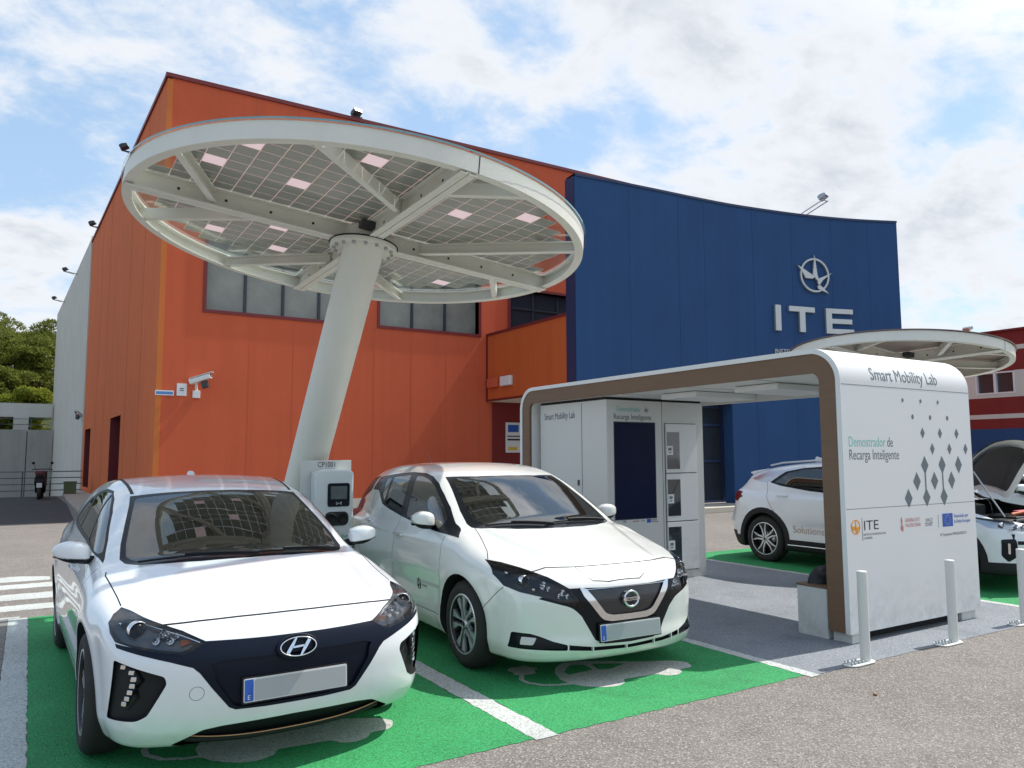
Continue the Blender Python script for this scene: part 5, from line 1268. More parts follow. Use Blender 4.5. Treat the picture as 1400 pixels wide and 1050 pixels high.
# ---------------------------------------------------------------- cars
def wheel(parent, x, y, z, r, side, style, steer=0):
    """tyre (part) with rim and brake disc (sub-parts); side -1 left (x<0)"""
    X = Matrix.Translation((x, y, z)) @ Matrix.Rotation(steer, 4, 'Z') @ Matrix.Rotation(side*pi/2, 4, 'Y')   # local z = outwards
    w = .205; ri = r-.098
    b = Bag()
    prof = [(ri-.004, -w/2+.02), (ri+.012, -w/2+.004), (ri+.05, -w/2), (r-.03, -w/2+.008), (r-.006, -w/2+.03), (r, -w/2+.05), (r, w/2-.05),
            (r-.006, w/2-.028), (r-.028, w/2-.008), (ri+.055, w/2), (ri+.047, w/2+.002), (ri+.03, w/2), (ri+.012, w/2-.003), (ri-.004, w/2-.014)]
    b.lathe(prof, 64, X)
    for gz in (-.035, 0, .035):                       # tread grooves
        b.lathe([(r+.0006, gz-.004), (r+.0006, gz+.004)], 64, X)
    t = b.build('wheel', M['rubber'], parent)
    b = Bag(); b.m = 0
    b.lathe([(ri, w/2-.012), (ri-.006, w/2-.006), (ri-.014, w/2-.008), (ri-.02, w/2-.03), (ri-.024, w/2-.12), (ri-.06, -w/2+.03)], 48, X)
    b.lathe([(0, -.02), (ri-.03, -.03)], 32, X)
    b.m = 1
    b.lathe([(ri+.002, w/2-.013), (ri-.004, w/2-.003), (ri-.013, w/2-.006)], 48, X)
    zf = w/2-.022
    def spoke(poly, a, z0, z1, m, taper=0):
        Q = X @ Matrix.Rotation(a, 4, 'Z'); b.m = m; b.prism(poly, 2, z0, z1, Q)
    R0 = ri-.012
    if style == 'leaf':
        for k in range(5):
            a = 2*pi*k/5+.3
            for s_ in (-1, 1):
                spoke([(.035, .004*s_+.012*s_), (R0, .022*s_), (R0, .085*s_), (.10, .030*s_), (.035, .030*s_)], a, zf-.03, zf, 1)
                spoke([(R0-.01, .09*s_), (R0-.02, .105*s_), (.09, .036*s_), (.1, .030*s_)], a, zf-.04, zf-.012, 0)
    elif style == 'ioniq':
        for k in range(5):
            a = 2*pi*k/5+.1
            spoke([(.04, -.034), (R0*.7, -.036), (R0, -.085), (R0, .085), (R0*.7, .036), (.04, .034)], a, zf-.04, zf-.012, 0)
            spoke([(.04, -.020), (R0, -.030), (R0, -.012), (.04, -.006)], a, zf-.02, zf, 1)
            spoke([(.04, .020), (R0, .030), (R0, .012), (.04, .006)], a, zf-.02, zf, 1)
    else:
        for k in range(5):
            a = 2*pi*k/5+.2
            for s_ in (-1, 1):
                spoke([(.03, .004*s_), (R0*.6, .016*s_), (R0, .052*s_), (R0, .066*s_), (R0*.6, .034*s_), (.03, .030*s_)], a, zf-.03, zf, 1)
            spoke([(.05, -.012), (R0*.5, -.018), (R0, -.05), (R0, .05), (R0*.5, .018), (.05, .012)], a, zf-.04, zf-.008, 0)
    b.m = 1; b.lathe([(.001, zf+.004), (.024, zf+.004), (.028, zf), (.03, zf-.02)], 20, X)
    b.m = 0; b.lathe([(.001, zf+.005), (.019, zf+.005)], 16, X)
    for k in range(5):
        Q = X @ Matrix.Rotation(2*pi*k/5+.6, 4, 'Z') @ Matrix.Translation((.05, 0, 0)); b.lathe([(.001, zf-.012), (.008, zf-.012), (.009, zf-.03)], 8, Q)
    b.build('rim', [M['alloydark'], M['alloy']], t)
    b = Bag(); b.lathe([(.05, .01), (.13, .01), (.13, .0), (.05, 0)], 32, X); b.build('brake_disc', M['satin'], t)
    return t

def surf_y(fn, x, z, rear=False):
    Q = np.array([[x*.5, fn.L*.5, .5]]); a, b = (fn.L*.5, fn.L+.1) if rear else (fn.L*.5, -.1)
    for _ in range(40):
        m = (a+b)/2
        if fn(np.array([x]), np.array([m]), np.array([z]))[0] < 0: a = m
        else: b = m
    return a
def on_front(fn, x, z, out=0.0):
    y = surf_y(fn, x, z); n = fn.grad(np.array([[x, y, z]]))[0]; n = Vector(n); zx = Vector((-n.y, n.x, 0)).normalized()
    up = n.cross(zx); 
    return frame(Vector((x, y, z))+n*out, zx, n.cross(zx))
def surf_x(fn, y, z, side):
    a, b = 0.0, side*1.2
    for _ in range(40):
        m = (a+b)/2
        if fn(np.array([m]), np.array([y]), np.array([z]))[0] < 0: a = m
        else: b = m
    return a
def on_side(fn, y, z, side, out=0.0):
    x = surf_x(fn, y, z, side); n = Vector(fn.grad(np.array([[x, y, z]]))[0]); t = Vector((0, 0, 1)).cross(n).normalized()
    return frame(Vector((x, y, z))+n*out, t, n.cross(t))

def bend_side(fn, o, side):
    for v in o.data.vertices: v.co.x = surf_x(fn, v.co.y, v.co.z, side)+side*.002
    return o
def ellipsoid_mirror(parent, side, P, mat, sz=(.115, .06, .068)):
    """door mirror: shaped housing, dark lower shell and arm, glass on the rear"""
    X = Matrix.Translation(P) @ Matrix.Rotation(side*R_(-8), 4, 'Z')
    def shell(scale, zcut0, zcut1, name, m, par):
        b = Bag(); n, k = 28, 14; vs = []; fs = []
        for i in range(k+1):
            t = -1+2*i/k                                   # along x, inner -> outer
            for j in range(n):
                a = 2*pi*j/n; ca, sa = cos(a), sin(a)
                e = .55; cx = math.copysign(abs(ca)**e, ca); sx = math.copysign(abs(sa)**e, sa)
                rr = max(0, 1-abs(t)**(3.2 if t < 0 else 2.3))**.5
                hz = sz[2]*(1-.20*max(t, 0)); yy = cx*sz[1]*rr*(1 if cx < 0 else .55)*(1-.25*max(t, 0)); zz = sx*hz*rr
                vs.append(X @ Vector((side*t*sz[0], yy*scale, max(min(zz*scale, zcut1), zcut0)+t*.012)))
        for i in range(k):
            for j in range(n): fs.append((i*n+j, i*n+(j+1) % n, (i+1)*n+(j+1) % n, (i+1)*n+j))
        b.add(vs, fs, True); b.add([vs[j] for j in range(n)], [tuple(range(n))], True); b.add([vs[k*n+j] for j in range(n)], [tuple(range(n))], True)
        return b.build(name, m, par)
    o = shell(1.0, -.038, 1, 'mirror', mat, parent)
    shell(.985, -1, -.036, 'mirror_base', M['black'], o)
    b = Bag(); b.tube([X @ Vector((-side*.05, .0, -.045)), X @ Vector((-side*.12, .02, -.06)), X @ Vector((-side*.20, .05, -.075))], [.03, .026, .03], 12)
    b.build('mirror_arm', M['black'], o)
    b = Bag(); b.prism(rnd([(-.09, -.045), (.085, -.035), (.085, .04), (-.09, .045)], .02), 1, .031, .034, X); b.build('mirror_glass', M['chrome'], o)
    return o

def plate(parent, fn, z, y, tilt=0, w=.52, h=.11, rear=False):
    X = Matrix.Translation((0, y, z)) @ Matrix.Rotation(tilt, 4, 'X')
    s = 1 if not rear else -1
    b = Bag(); b.prism(rnd([(-w/2-.008, -h/2-.008), (w/2+.008, -h/2-.008), (w/2+.008, h/2+.008), (-w/2-.008, h/2+.008)], .008), 1, .001*s, .012*s, X)
    o = b.build('licence_plate', M['black'], parent)
    b = Bag(); b.prism(rnd([(-w/2, -h/2), (w/2, -h/2), (w/2, h/2), (-w/2, h/2)], .008), 1, -.002*s, .001*s, X); b.build('plate_edge', M['plateedge'], o)
    b = Bag(); b.prism(rnd([(-w/2+.052, -h/2+.005), (w/2-.006, -h/2+.005), (w/2-.006, h/2-.008), (-w/2+.052, h/2-.008)], .004), 1, -.0035*s, -.002*s, X); b.build('plate_face', M['plate'], o)
    b = Bag(); b.prism([(-w/2+.005, -h/2+.005), (-w/2+.046, -h/2+.005), (-w/2+.046, h/2-.005), (-w/2+.005, h/2-.005)], 1, -.0037*s, -.002*s, X); b.build('plate_band', M['eu'], o)
    text('plate_letter', 'E', .03, M['whiteplastic'], X @ frame((-w/2+.017, -.0042, -.042), (1, 0, 0), (0, 0, 1)), o, .0006)
    return o

def seats(parent, y0, w, hr, top=1.06):
    for sx in (-.37, .37):
        b = Bag()
        b.box(sx-.25, sx+.25, y0, y0+.52, .38, .52)
        X = Matrix.Translation((sx, y0+.52, .48)) @ Matrix.Rotation(R_(-18), 4, 'X')
        b.prism(rnd([(-.25, 0), (.25, 0), (.22, .62), (-.22, .62)], .08), 1, -.06, .08, X)
        s = b.build('seat', M['cloth'], parent, .03, 3)
        b = Bag(); b.prism(rnd([(-.13, .66), (.13, .66), (.115, .86), (-.115, .86)], .06), 1, -.05, .05, X)
        b.tube([X @ Vector((-.06, 0, .6)), X @ Vector((-.06, 0, .7))], .008, 6); b.tube([X @ Vector((.06, 0, .6)), X @ Vector((.06, 0, .7))], .008, 6)
        b.build('headrest', M['cloth'], s, .02, 3)
def interior(parent, fn, ycowl, zcowl, wheelx=.36, sticker=True):
    W = fn.W
    b = Bag()
    b.prism([(ycowl+.12, zcowl-.10), (ycowl+.30, zcowl-.07), (ycowl+.30, .5), (ycowl+.12, .5)], 0, -.50, .50)
    b.prism([(ycowl+.30, zcowl-.06), (ycowl+.55, zcowl-.03), (ycowl+.72, zcowl-.02), (ycowl+.76, zcowl-.10), (ycowl+.70, .45), (ycowl+.3, .45)], 0, -W+.23, W-.23)
    b.prism(rnd([(ycowl+.50, zcowl-.04), (ycowl+.56, zcowl+.025), (ycowl+.72, zcowl+.03), (ycowl+.76, zcowl-.06)], .02), 0, wheelx-.17, wheelx+.17)
    b.box(-.12, .12, ycowl+.6, ycowl+1.6, .3, .62)
    b.build('dashboard', M['dash'], parent, .02, 2)
    X = Matrix.Translation((wheelx, ycowl+.86, zcowl-.04)) @ Matrix.Rotation(R_(-62), 4, 'X')
    b = Bag(); n = 36
    ring = [X @ Vector((.175*cos(2*pi*i/n), .175*sin(2*pi*i/n), 0)) for i in range(n+1)]
    b.tube(ring, .015, 8, False)
    b.prism(rnd([(-.07, -.05), (.07, -.05), (.07, .05), (-.07, .05)], .03), 2, -.01, .02, X)
    for a in (0, pi, -pi/2): b.bar(X @ Vector((.05*cos(a), .05*sin(a), 0)), X @ Vector((.17*cos(a), .17*sin(a), 0)), .03, .012)
    b.build('steering_wheel', M['black'], parent)
    seats(parent, ycowl+1.15, W, 0)
    b = Bag(); b.box(-W+.2, W-.2, ycowl+2.05, ycowl+2.5, .4, .55); b.box(-W+.22, W-.22, ycowl+2.45, ycowl+2.6, .5, 1.0); b.build('rear_seat', M['cloth'], parent, .04, 3)
    b = Bag(); b.box(-W+.12, W-.12, .9, fn.L-.5, .22, .30); b.build('cabin_floor', M['dark'], parent)
    # rear view mirror at the windscreen head
    b = Bag(); Y = ycowl+.80; b.prism(rnd([(-.11, -.03), (.11, -.03), (.11, .035), (-.11, .035)], .02), 1, Y, Y+.03, Matrix.Translation((0, 0, 1.21))); b.bar((0, Y+.02, 1.22), (0, Y+.06, 1.30), .02, .02)
    b.build('rearview_mirror', M['black'], parent)

def wiper(parent, fn, p0, p1, name='wiper'):
    pts = []
    for t in np.linspace(0, 1, 9):
        x = p0[0]+(p1[0]-p0[0])*t; y = p0[1]+(p1[1]-p0[1])*t
        a, b_ = .5, 1.6
        for _ in range(34):
            m = (a+b_)/2
            if fn(np.array([x]), np.array([y]), np.array([m]))[0] < 0: a = m
            else: b_ = m
        pts.append((x, y, a+.014))
    b = Bag(); b.tube(pts, .007, 6); b.tube([(p[0], p[1], p[2]+.012) for p in pts[:6]], .009, 6); b.build(name, M['black'], parent)

def arches(c, D):
    for wy in ('wf', 'wr'):
        c.both('arch', 's', [(D[wy]+D['ra']*cos(a*pi/16), D['wz']+D['ra']*sin(a*pi/16)) for a in range(32)])
def finish(c, e, D, paintm, style, parts_done):
    o = c.emit('body', [None], paintm, e)
    c.emit('wheel_arch', ['arch+L'], M['dark'], o, push=(.30, 0, 0))
    c.emit('wheel_arch', ['arch+R'], M['dark'], o, push=(-.30, 0, 0))
    tr = c.fn.W-.02-.1025
    for y in (D['wf'], D['wr']):
        for s_ in (-1, 1):
            wheel(e, s_*tr, y, D['rw'], D['rw'], s_, style)
    return o
def lamp_set(c, e, name, feat, side, push, lensmat, items, inner='lampgrey', strip=None):
    """recessed lamp bowl (part) with lens and inner pieces (sub-parts)"""
    h = c.emit(name, [feat], M[inner], e, push=push, wallmat=M['black'])
    c.emit('lens', [feat], lensmat, h, off=.001)
    if strip:
        b = Bag(); b.tube([on_front(c.fn, side*abs(x), z, -.014) @ Vector((0, 0, 0)) for x, z in strip], .006, 8); b.build('trim', M['chrome'], h)
    for kind, x, z, r in items:
        x *= side; y = surf_y(c.fn, x, z)+push[1]*.72
        X = Matrix.Translation((x, y, z)) @ Matrix.Rotation(R_(90), 4, 'X') @ Matrix.Rotation(-side*R_(12), 4, 'Y')
        b = Bag()
        if kind == 'proj':
            b.m = 1; b.lathe([(r*1.28, -.02), (r*1.3, .012), (r*1.18, .016), (r*1.02, .0)], 28, X)
            b.m = 0; b.lathe([(r*1.02, .0)]+[(r*cos(t), .004+r*.55*sin(t)) for t in np.linspace(0, pi/2*.98, 8)], 28, X)
            b.build('projector', [M['gloss'], M['chrome']], h)
        elif kind == 'ref':
            b.lathe([(r, .018), (r*.8, .002), (r*.35, -.006), (r*.3, .004), (.001, .008)], 18, X); b.build('reflector', M['chrome'], h)
        elif kind == 'amb':
            b.prism([(-r, -r*.4), (r, -r*.1), (r*.8, r*.4), (-r*.9, r*.5)], 2, 0, .012, X); b.build('indicator', M['orange'], h)
        elif kind == 'bar':
            b.prism(rnd([(-r, -.008), (r, -.008), (r, .008), (-r, .008)], .004), 2, 0, .03, X); b.build('trim', M['chrome'], h)
    return h
def mirror_poly(half): return half+[(-x, z) for x, z in half[::-1] if abs(x) > 1e-6]

def build_ioniq(loc, rz, label):
    D = IONIQ; fn = CarFn(D); c = Cutter(fn, .024)
    e = thing('parked_car', label, 'car', loc, rz)
    arches(c, D)
    hl = [(-.745, .787), (-.785, .765), (-.812, .735), (-.812, .70), (-.795, .668), (-.73, .652), (-.61, .628), (-.525, .617), (-.495, .626), (-.425, .668), (-.52, .716), (-.59, .739), (-.665, .763), (-.71, .779)]
    c.both('hl', 'f', hl)
    half = [(0, .662), (-.15, .662), (-.27, .664), (-.425, .668), (-.495, .626), (-.525, .617), (-.61, .628), (-.73, .652), (-.795, .662), (-.79, .645), (-.69, .618), (-.58, .588), (-.485, .557), (-.455, .53), (-.40, .455), (-.32, .355), (-.29, .340), (-.15, .335), (0, .335)]
    rec = rnd([(-.41, .565), (-.395, .55), (-.385, .49), (-.30, .362), (-.26, .350), (.26, .350), (.30, .362), (.385, .49), (.395, .55), (.41, .565), (.36, .578), (.15, .578), (-.15, .578), (-.36, .578)], .015)
    c.cut('recess', 'f', rec, lambda x, y, z: y < .4)
    c.cut('panel', 'f', half[:-1]+[(0, .335)]+[(-x, z) for x, z in half[1:-1][::-1]], lambda x, y, z: y < .6)
    c.both('drl', 'f', rnd([(-.80, .592), (-.70, .557), (-.60, .524, .02), (-.593, .49), (-.665, .345), (-.705, .318, .03), (-.812, .312), (-.812, .33)], .01))
    low = [(-.56, .185), (-.49, .225), (-.43, .258), (-.34, .268), (0, .274), (.34, .268), (.43, .258), (.49, .225), (.56, .185), (.45, .16), (-.45, .16)]
    c.cut('low', 'f', rnd(low, .02), lambda x, y, z: y < .5)
    # windscreen: black border and clear glass
    ws = [(-.562, 1.99), (-.582, 1.85), (-.668, 1.44), (-.685, 1.30), (-.660, 1.225), (-.59, 1.15), (-.46, 1.085), (-.27, 1.032), (0, 1.012)]
    wsu = [(.40, 1.965), (.2, 1.935), (0, 1.925), (-.2, 1.935), (-.40, 1.965)]
    poly = ws+[(-x, y) for x, y in ws[:-1][::-1]]+wsu
    up = lambda x, y, z: z > .86
    inner = rnd([(-.535, 1.93), (-.640, 1.42), (-.650, 1.30), (-.60, 1.215), (-.3, 1.115), (0, 1.09), (.3, 1.115), (.60, 1.215), (.650, 1.30), (.640, 1.42), (.535, 1.93), (.2, 1.895), (0, 1.888), (-.2, 1.895)], .03)
    c.cut('ws', 't', inner, up)
    c.cut('frit', 't', poly, up)
    c.cut('roofglass', 't', rnd([(-.43, 3.55), (.43, 3.55), (.52, 4.08), (-.52, 4.08)], .04), up)
    dlo = [(3.30, 1.075), (3.15, 1.165), (2.95, 1.235), (2.70, 1.297), (2.48, 1.322), (2.26, 1.314), (2.06, 1.268), (1.86, 1.190), (1.56, 1.040), (1.42, .962), (1.34, .925), (1.45, .945), (1.6, .958), (2.13, .990), (2.9, 1.02), (3.2, 1.045)]
    g1 = rnd([(2.06, 1.252), (1.86, 1.175), (1.56, 1.026), (1.47, .975), (1.50, .962), (1.85, .988), (1.99, 1.0), (2.17, 1.285)], .012)
    g2 = rnd([(2.22, 1.30), (2.45, 1.303), (2.68, 1.27), (2.70, 1.04), (2.04, 1.01)], .015)
    g3 = rnd([(2.75, 1.255), (2.95, 1.205), (3.20, 1.09), (3.12, 1.062), (2.76, 1.045)], .015)
    for k, g in enumerate((g1, g2, g3)): c.both('sg', 's', g)
    c.both('dlo', 's', dlo)
    # shut lines
    ln = lambda pts, v, w=.006, cond=None: c.both('gap', v, ribbon(pts, w), cond)
    ln([(-.745, .60), (-.75, .75), (-.76, .92), (-.775, 1.10), (-.765, 1.17)], 't', .007, up if False else (lambda x, y, z: z > .7))
    c.cut('gap', 'f', ribbon([(-.595, .7385), (-.45, .747), (-.26, .752), (0, .7535), (.26, .752), (.45, .747), (.595, .7385)], .006), lambda x, y, z: y < .8)
    ln([(1.30, .90), (1.28, .75), (1.30, .5), (1.33, .33)], 's'); ln([(2.13, .985), (2.19, .75), (2.2, .5), (2.19, .33)], 's')
    ln([(1.33, .33), (2.19, .33), (3.05, .34), (3.2, .5), (3.25, .8), (3.2, 1.0)], 's')
    ln([(-.545, 2.02), (-.55, 2.3), (-.56, 2.8), (-.56, 3.3), (-.53, 3.6)], 't', .022, lambda x, y, z: z > 1.2)
    c.both('gap', 't', ribbon([(-.545, 2.02), (-.55, 2.3), (-.56, 2.8), (-.56, 3.3), (-.53, 3.6)], .022), lambda x, y, z: z > 1.2)
    c.cut('tow', 'f', ribbon([(-.465+.032*cos(a), .437+.032*sin(a)) for a in np.linspace(0, 2*pi, 17)], .0022), lambda x, y, z: y < .5)
    c.both('sill', 's', [(1.25, .255), (3.22, .265), (3.22, .15), (1.25, .15)])
    c.both('tail', 's', rnd([(4.05, .98), (4.5, .95), (4.5, .84), (4.25, .86)], .02))
    c.both('tail', 'r', rnd([(-.85, .98), (-.45, .95), (-.45, .86), (-.85, .84)], .02))
    body = finish(c, e, D, M['white'], 'ioniq', 0)
    c.emit('panel_gap', ['gap+L', 'gap+R', 'gap', 'tow'], M['black'], body, off=-.0025)
    fp = c.emit('front_panel', ['panel'], M['navy'], e, off=.001)
    c.emit('grille_recess', ['recess'], M['navy'], fp, push=(0, .016, 0), wallmat=M['navy'])
    gl = c.emit('lower_grille', ['low'], M['black'], e, push=(0, .05, 0), wallmat=M['black'])
    b = Bag(); pts = [(x, surf_y(fn, x, .20)-.0, .196+.035*(abs(x)/.5)**3) for x in np.linspace(-.49, .49, 21)]
    b.tube(pts, .0042, 8); b.build('copper_trim', M['copper'], gl)
    b = Bag(); pts = [(x, surf_y(fn, x, .18)+.012, .178+.03*(abs(x)/.5)**3) for x in np.linspace(-.49, .49, 21)]
    b.tube(pts, .016, 8); b.build('splitter', M['black'], gl)
    c.emit('windscreen_border', ['frit'], M['gloss'], e, off=.0)
    c.emit('windscreen', ['ws'], M['carglass'], e, off=.001)
    c.emit('rear_window', ['roofglass'], M['carglassdark'], e, off=.001)
    for s_, q in ((-1, '+L'), (1, '+R')):
        c.emit('window_trim', ['dlo'+q], M['black'], e, off=.0015, depth=.004)
        c.emit('side_window', ['sg'+q], M['carglass'], e, off=0)
        lamp_set(c, e, 'headlight', 'hl'+q, s_, (0, .07, 0), M['lens'],
                 [('proj', .70, .712, .036), ('ref', .60, .697, .026), ('ref', .575, .672, .018), ('ref', .635, .672, .017), ('ref', .55, .690, .016), ('amb', .505, .660, .03), ('bar', .755, .735, .02)], strip=[(.735, .765), (.67, .748), (.59, .724), (.52, .70), (.45, .668)])
        d = c.emit('daytime_light', ['drl'+q], M['dark'], e, push=(0, .045, 0), wallmat=M['black'])
        b = Bag()
        for x, z in ((-.775, .562), (-.742, .541), (-.733, .510), (-.738, .478), (-.746, .447), (-.756, .416), (-.766, .390)):
            X = on_front(fn, s_*abs(x), z, -.018)
            b.prism(rnd([(-.017, -.011), (.013, -.011), (.017, .011), (-.013, .011)], .005), 2, -.02, .006, X)
        b.build('led_row', M['chrome'], d, .002, 1)
        b = Bag(); b.tube([on_front(fn, s_*abs(x), z, -.035) @ Vector((0, 0, 0)) for x, z in ((-.80, .575), (-.74, .545), (-.715, .50), (-.73, .43), (-.76, .36))], [.012, .02, .022, .02, .01], 8); b.build('led_housing', M['black'], d)
        c.emit('sill_trim', ['sill'+q], M['black'], e, off=.002, depth=.004)
        c.emit('tail_light', ['tail'+q], M['redlamp'], e, off=.002, depth=.004)
        ellipsoid_mirror(e, s_, (s_*.925, 1.50, .985), M['white'], (.105, .080, .066))
        for yy, zz in ((2.02, .83), (2.98, .865)):
            X = on_side(fn, yy, zz, s_, .022); sg = -1 if s_ < 0 else 1
            b = Bag(); b.m = 0; b.prism(rnd([(-.10, -.014), (.10, -.012), (.10, .012), (-.10, .014)], .01), 2, -.006, .006, X)
            b.prism([(-.095, -.01), (-.06, -.01), (-.06, .01), (-.095, .01)], 2, -.028, 0, X); b.prism([(.095, -.01), (.06, -.01), (.06, .01), (.095, .01)], 2, -.028, 0, X)
            b.build('door_handle', M['white'], e, .004, 2)
    plate(e, fn, .425, .030, R_(-3))
    # oval emblem with slanted H
    X = on_front(fn, 0, .600, .016)
    b = Bag(); b.lathe([(.001, -.03), (1.22, -.03), (1.26, -.010), (1.18, .004), (1.04, 0)], 48, X @ Matrix.Diagonal((.088, .050, 1, 1)))
    em = b.build('emblem', M['navy'], e)
    b = Bag(); n = 48
    ring = [X @ Vector((.090*cos(2*pi*i/n), sin(2*pi*i/n)*.045, .004)) for i in range(n+1)]; b.tube(ring, .0036, 8, False)
    for s_ in (-1, 1):
        pts = [(.030, .043), (.052, .036), (.030, 0), (.020, -.036), (.006, -.043), (-.004, -.043)] if s_ > 0 else None
    H = [(-.050, -.034), (-.026, -.041), (-.012, -.008), (.010, -.004), (.012, -.041), (.030, -.037), (.022, -.012), (.050, .034), (.026, .041), (.012, .008), (-.010, .004), (-.012, .041), (-.030, .037), (-.022, .012)]
    L1 = [(-.064, -.024), (-.050, -.033), (-.026, .002), (-.004, .043), (-.014, .043), (-.040, .010)]
    L2 = [(-x, -y) for x, y in L1]
    bar = [(-.034, -.006), (.0, -.005), (.034, -.002), (.034, .006), (0, .005), (-.034, .002)]
    for q in (L1, L2, bar): b.prism(q, 2, .0, .007, X)
    b.build('emblem_letter', M['chrome'], em)
    wiper(e, fn, (.06, 1.03), (-.60, 1.175)); wiper(e, fn, (.62, 1.15), (.0, 1.06))
    interior(e, fn, 1.05, .96)
    b = Bag(); b.lathe([(.03, 0), (.03, .012), (.02, .03), (.001, .035)], 16, Matrix.Translation((-.0, 2.95, 1.405))); b.build('antenna', M['white'], e)
    return e

def build_leaf(loc, rz, label):
    D = LEAF; fn = CarFn(D); c = Cutter(fn, .024)
    e = thing('parked_car', label, 'car', loc, rz)
    arches(c, D)
    up = lambda x, y, z: z > .88
    hl = [(-.812, .813), (-.835, .73), (-.812, .665), (-.75, .632), (-.64, .605), (-.44, .545), (-.375, .512), (-.40, .575), (-.43, .615), (-.46, .655), (-.57, .728), (-.68, .778), (-.75, .803)]
    c.both('hl', 'f', hl)
    grille = rnd([(-.335, .640), (0, .642), (.335, .640), (.20, .475, .03), (.14, .462), (0, .460), (-.14, .462), (-.20, .475, .03)], .008)
    c.cut('gr', 'f', grille, lambda x, y, z: y < .4)
    vouter = rnd([(-.39, .662), (-.335, .644), (.335, .644), (.39, .662), (.365, .60), (.225, .435, .04), (.15, .420), (-.15, .420), (-.225, .435, .04), (-.365, .60)], .006)
    c.cut('vee', 'f', vouter, lambda x, y, z: y < .4)
    mask = rnd([(-.47, .655), (-.43, .615), (-.40, .575), (-.375, .512), (-.44, .545), (-.64, .605), (-.66, .592), (-.45, .530, .05), (-.385, .47), (-.315, .36), (-.285, .305), (-.21, .275), (0, .268), (.21, .275), (.285, .305), (.315, .36), (.385, .47), (.45, .530, .05), (.66, .592), (.64, .605), (.44, .545), (.375, .512), (.40, .575), (.43, .615), (.47, .655), (.37, .655), (.2, .648), (-.2, .648), (-.37, .655)], .006)
    c.cut('mask', 'f', mask, lambda x, y, z: y < .5)
    lowg = [(-.475, .287), (-.30, .262), (0, .250), (.30, .262), (.475, .287), (.475, .252), (.30, .235), (0, .226), (-.30, .235), (-.475, .252)]
    c.cut('low', 'f', lowg, lambda x, y, z: y < .5)
    c.both('fog', 'f', rnd([(-.80, .262), (-.785, .366), (-.70, .362), (-.65, .346), (-.58, .315), (-.485, .288), (-.485, .251), (-.64, .258)], .01))
    ws = [(-.555, 1.93), (-.60, 1.68), (-.655, 1.42), (-.672, 1.26), (-.66, 1.19), (-.61, 1.12), (-.52, 1.03), (-.38, .955), (-.2, .905), (0, .885)]
    wsu = [(.3, 1.83), (.1, 1.80), (-.1, 1.80), (-.3, 1.83)]
    inner = rnd([(-.52, 1.86), (-.60, 1.42), (-.60, 1.26), (-.50, 1.13), (-.28, 1.03), (0, .995), (.28, 1.03), (.50, 1.13), (.60, 1.26), (.60, 1.42), (.52, 1.86), (.3, 1.80), (0, 1.775), (-.3, 1.80)], .03)
    c.cut('ws', 't', inner, up)
    c.cut('frit', 't', ws+[(-x, y) for x, y in ws[:-1][::-1]]+wsu, up)
    dlo = rnd([(3.26, 1.34), (2.94, 1.372), (2.70, 1.392), (2.44, 1.405), (2.18, 1.398), (2.03, 1.373), (1.86, 1.316), (1.68, 1.228), (1.50, 1.132), (1.31, 1.015), (1.10, .925), (1.30, .940), (1.98, .980), (2.31, 1.012), (2.68, 1.058), (2.89, 1.094), (3.03, 1.172), (3.12, 1.215), (3.36, 1.215)], .01)
    g1 = rnd([(2.30, 1.375), (2.18, 1.370), (2.03, 1.345), (1.86, 1.288), (1.68, 1.200), (1.50, 1.104), (1.40, 1.04), (1.42, .975), (1.95, 1.0), (2.20, 1.022)], .02)
    g2 = rnd([(2.44, 1.378), (2.68, 1.366), (2.84, 1.35), (2.80, 1.105), (2.68, 1.083), (2.34, 1.038)], .02)
    g3 = rnd([(2.89, 1.345), (3.00, 1.33), (2.98, 1.19), (2.86, 1.12)], .015)
    for g in (g1, g2, g3): c.both('sg', 's', g)
    c.both('dlo', 's', dlo)
    ln = lambda pts, v, w=.005, cond=None: c.both('gap', v, ribbon(pts, w), cond)
    ln([(-.80, .655), (-.75, .76), (-.70, .93), (-.655, 1.13), (-.64, 1.2)], 't', .006, lambda x, y, z: z > .7)
    c.cut('gap', 'f', ribbon([(-.67, .752), (-.54, .778), (-.3, .779), (0, .780), (.3, .779), (.54, .778), (.67, .752)], .005), lambda x, y, z: y < .8)
    c.cut('gap', 't', ribbon([(-.340, .222), (-.33, .165), (-.27, .105), (-.15, .086), (.12, .086), (.18, .11), (.20, .16), (.225, .222)], .005), lambda x, y, z: z > .6)
    ln([(1.285, .925), (1.285, .80), (1.30, .6), (1.31, .33)], 's'); ln([(2.33, 1.01), (2.31, .8), (2.34, .57), (2.36, .33)], 's')
    ln([(1.31, .32), (2.36, .32), (3.10, .33), (3.17, .5), (3.33, .8), (3.2, 1.2)], 's'); ln([(.40, .655), (.64, .46)], 's')
    c.both('tail', 's', rnd([(3.55, 1.10), (3.70, 1.12), (4.5, 1.0), (4.5, .86), (3.9, .93), (3.62, .93)], .02))
    c.both('rg', 's', [(3.30, 1.36), (3.75, 1.30), (4.1, 1.12), (3.72, 1.10), (3.42, 1.2)])
    c.cut('rearglass', 'r', rnd([(-.56, 1.36), (.56, 1.36), (.62, 1.06), (-.62, 1.06)], .05), lambda x, y, z: z > 1.0)
    body = finish(c, e, D, M['pearl'], 'leaf', 0)
    c.emit('panel_gap', ['gap+L', 'gap+R', 'gap'], M['black'], body, off=-.0025)
    c.emit('front_mask', ['mask'], M['gloss'], e, off=.0)
    v = c.emit('chrome_vee', ['vee'], M['chrome'], e, off=.006, depth=.01)
    c.emit('grille_panel', ['gr'], M['grillemesh'], v, push=(0, .008, 0), wallmat=M['gloss'])
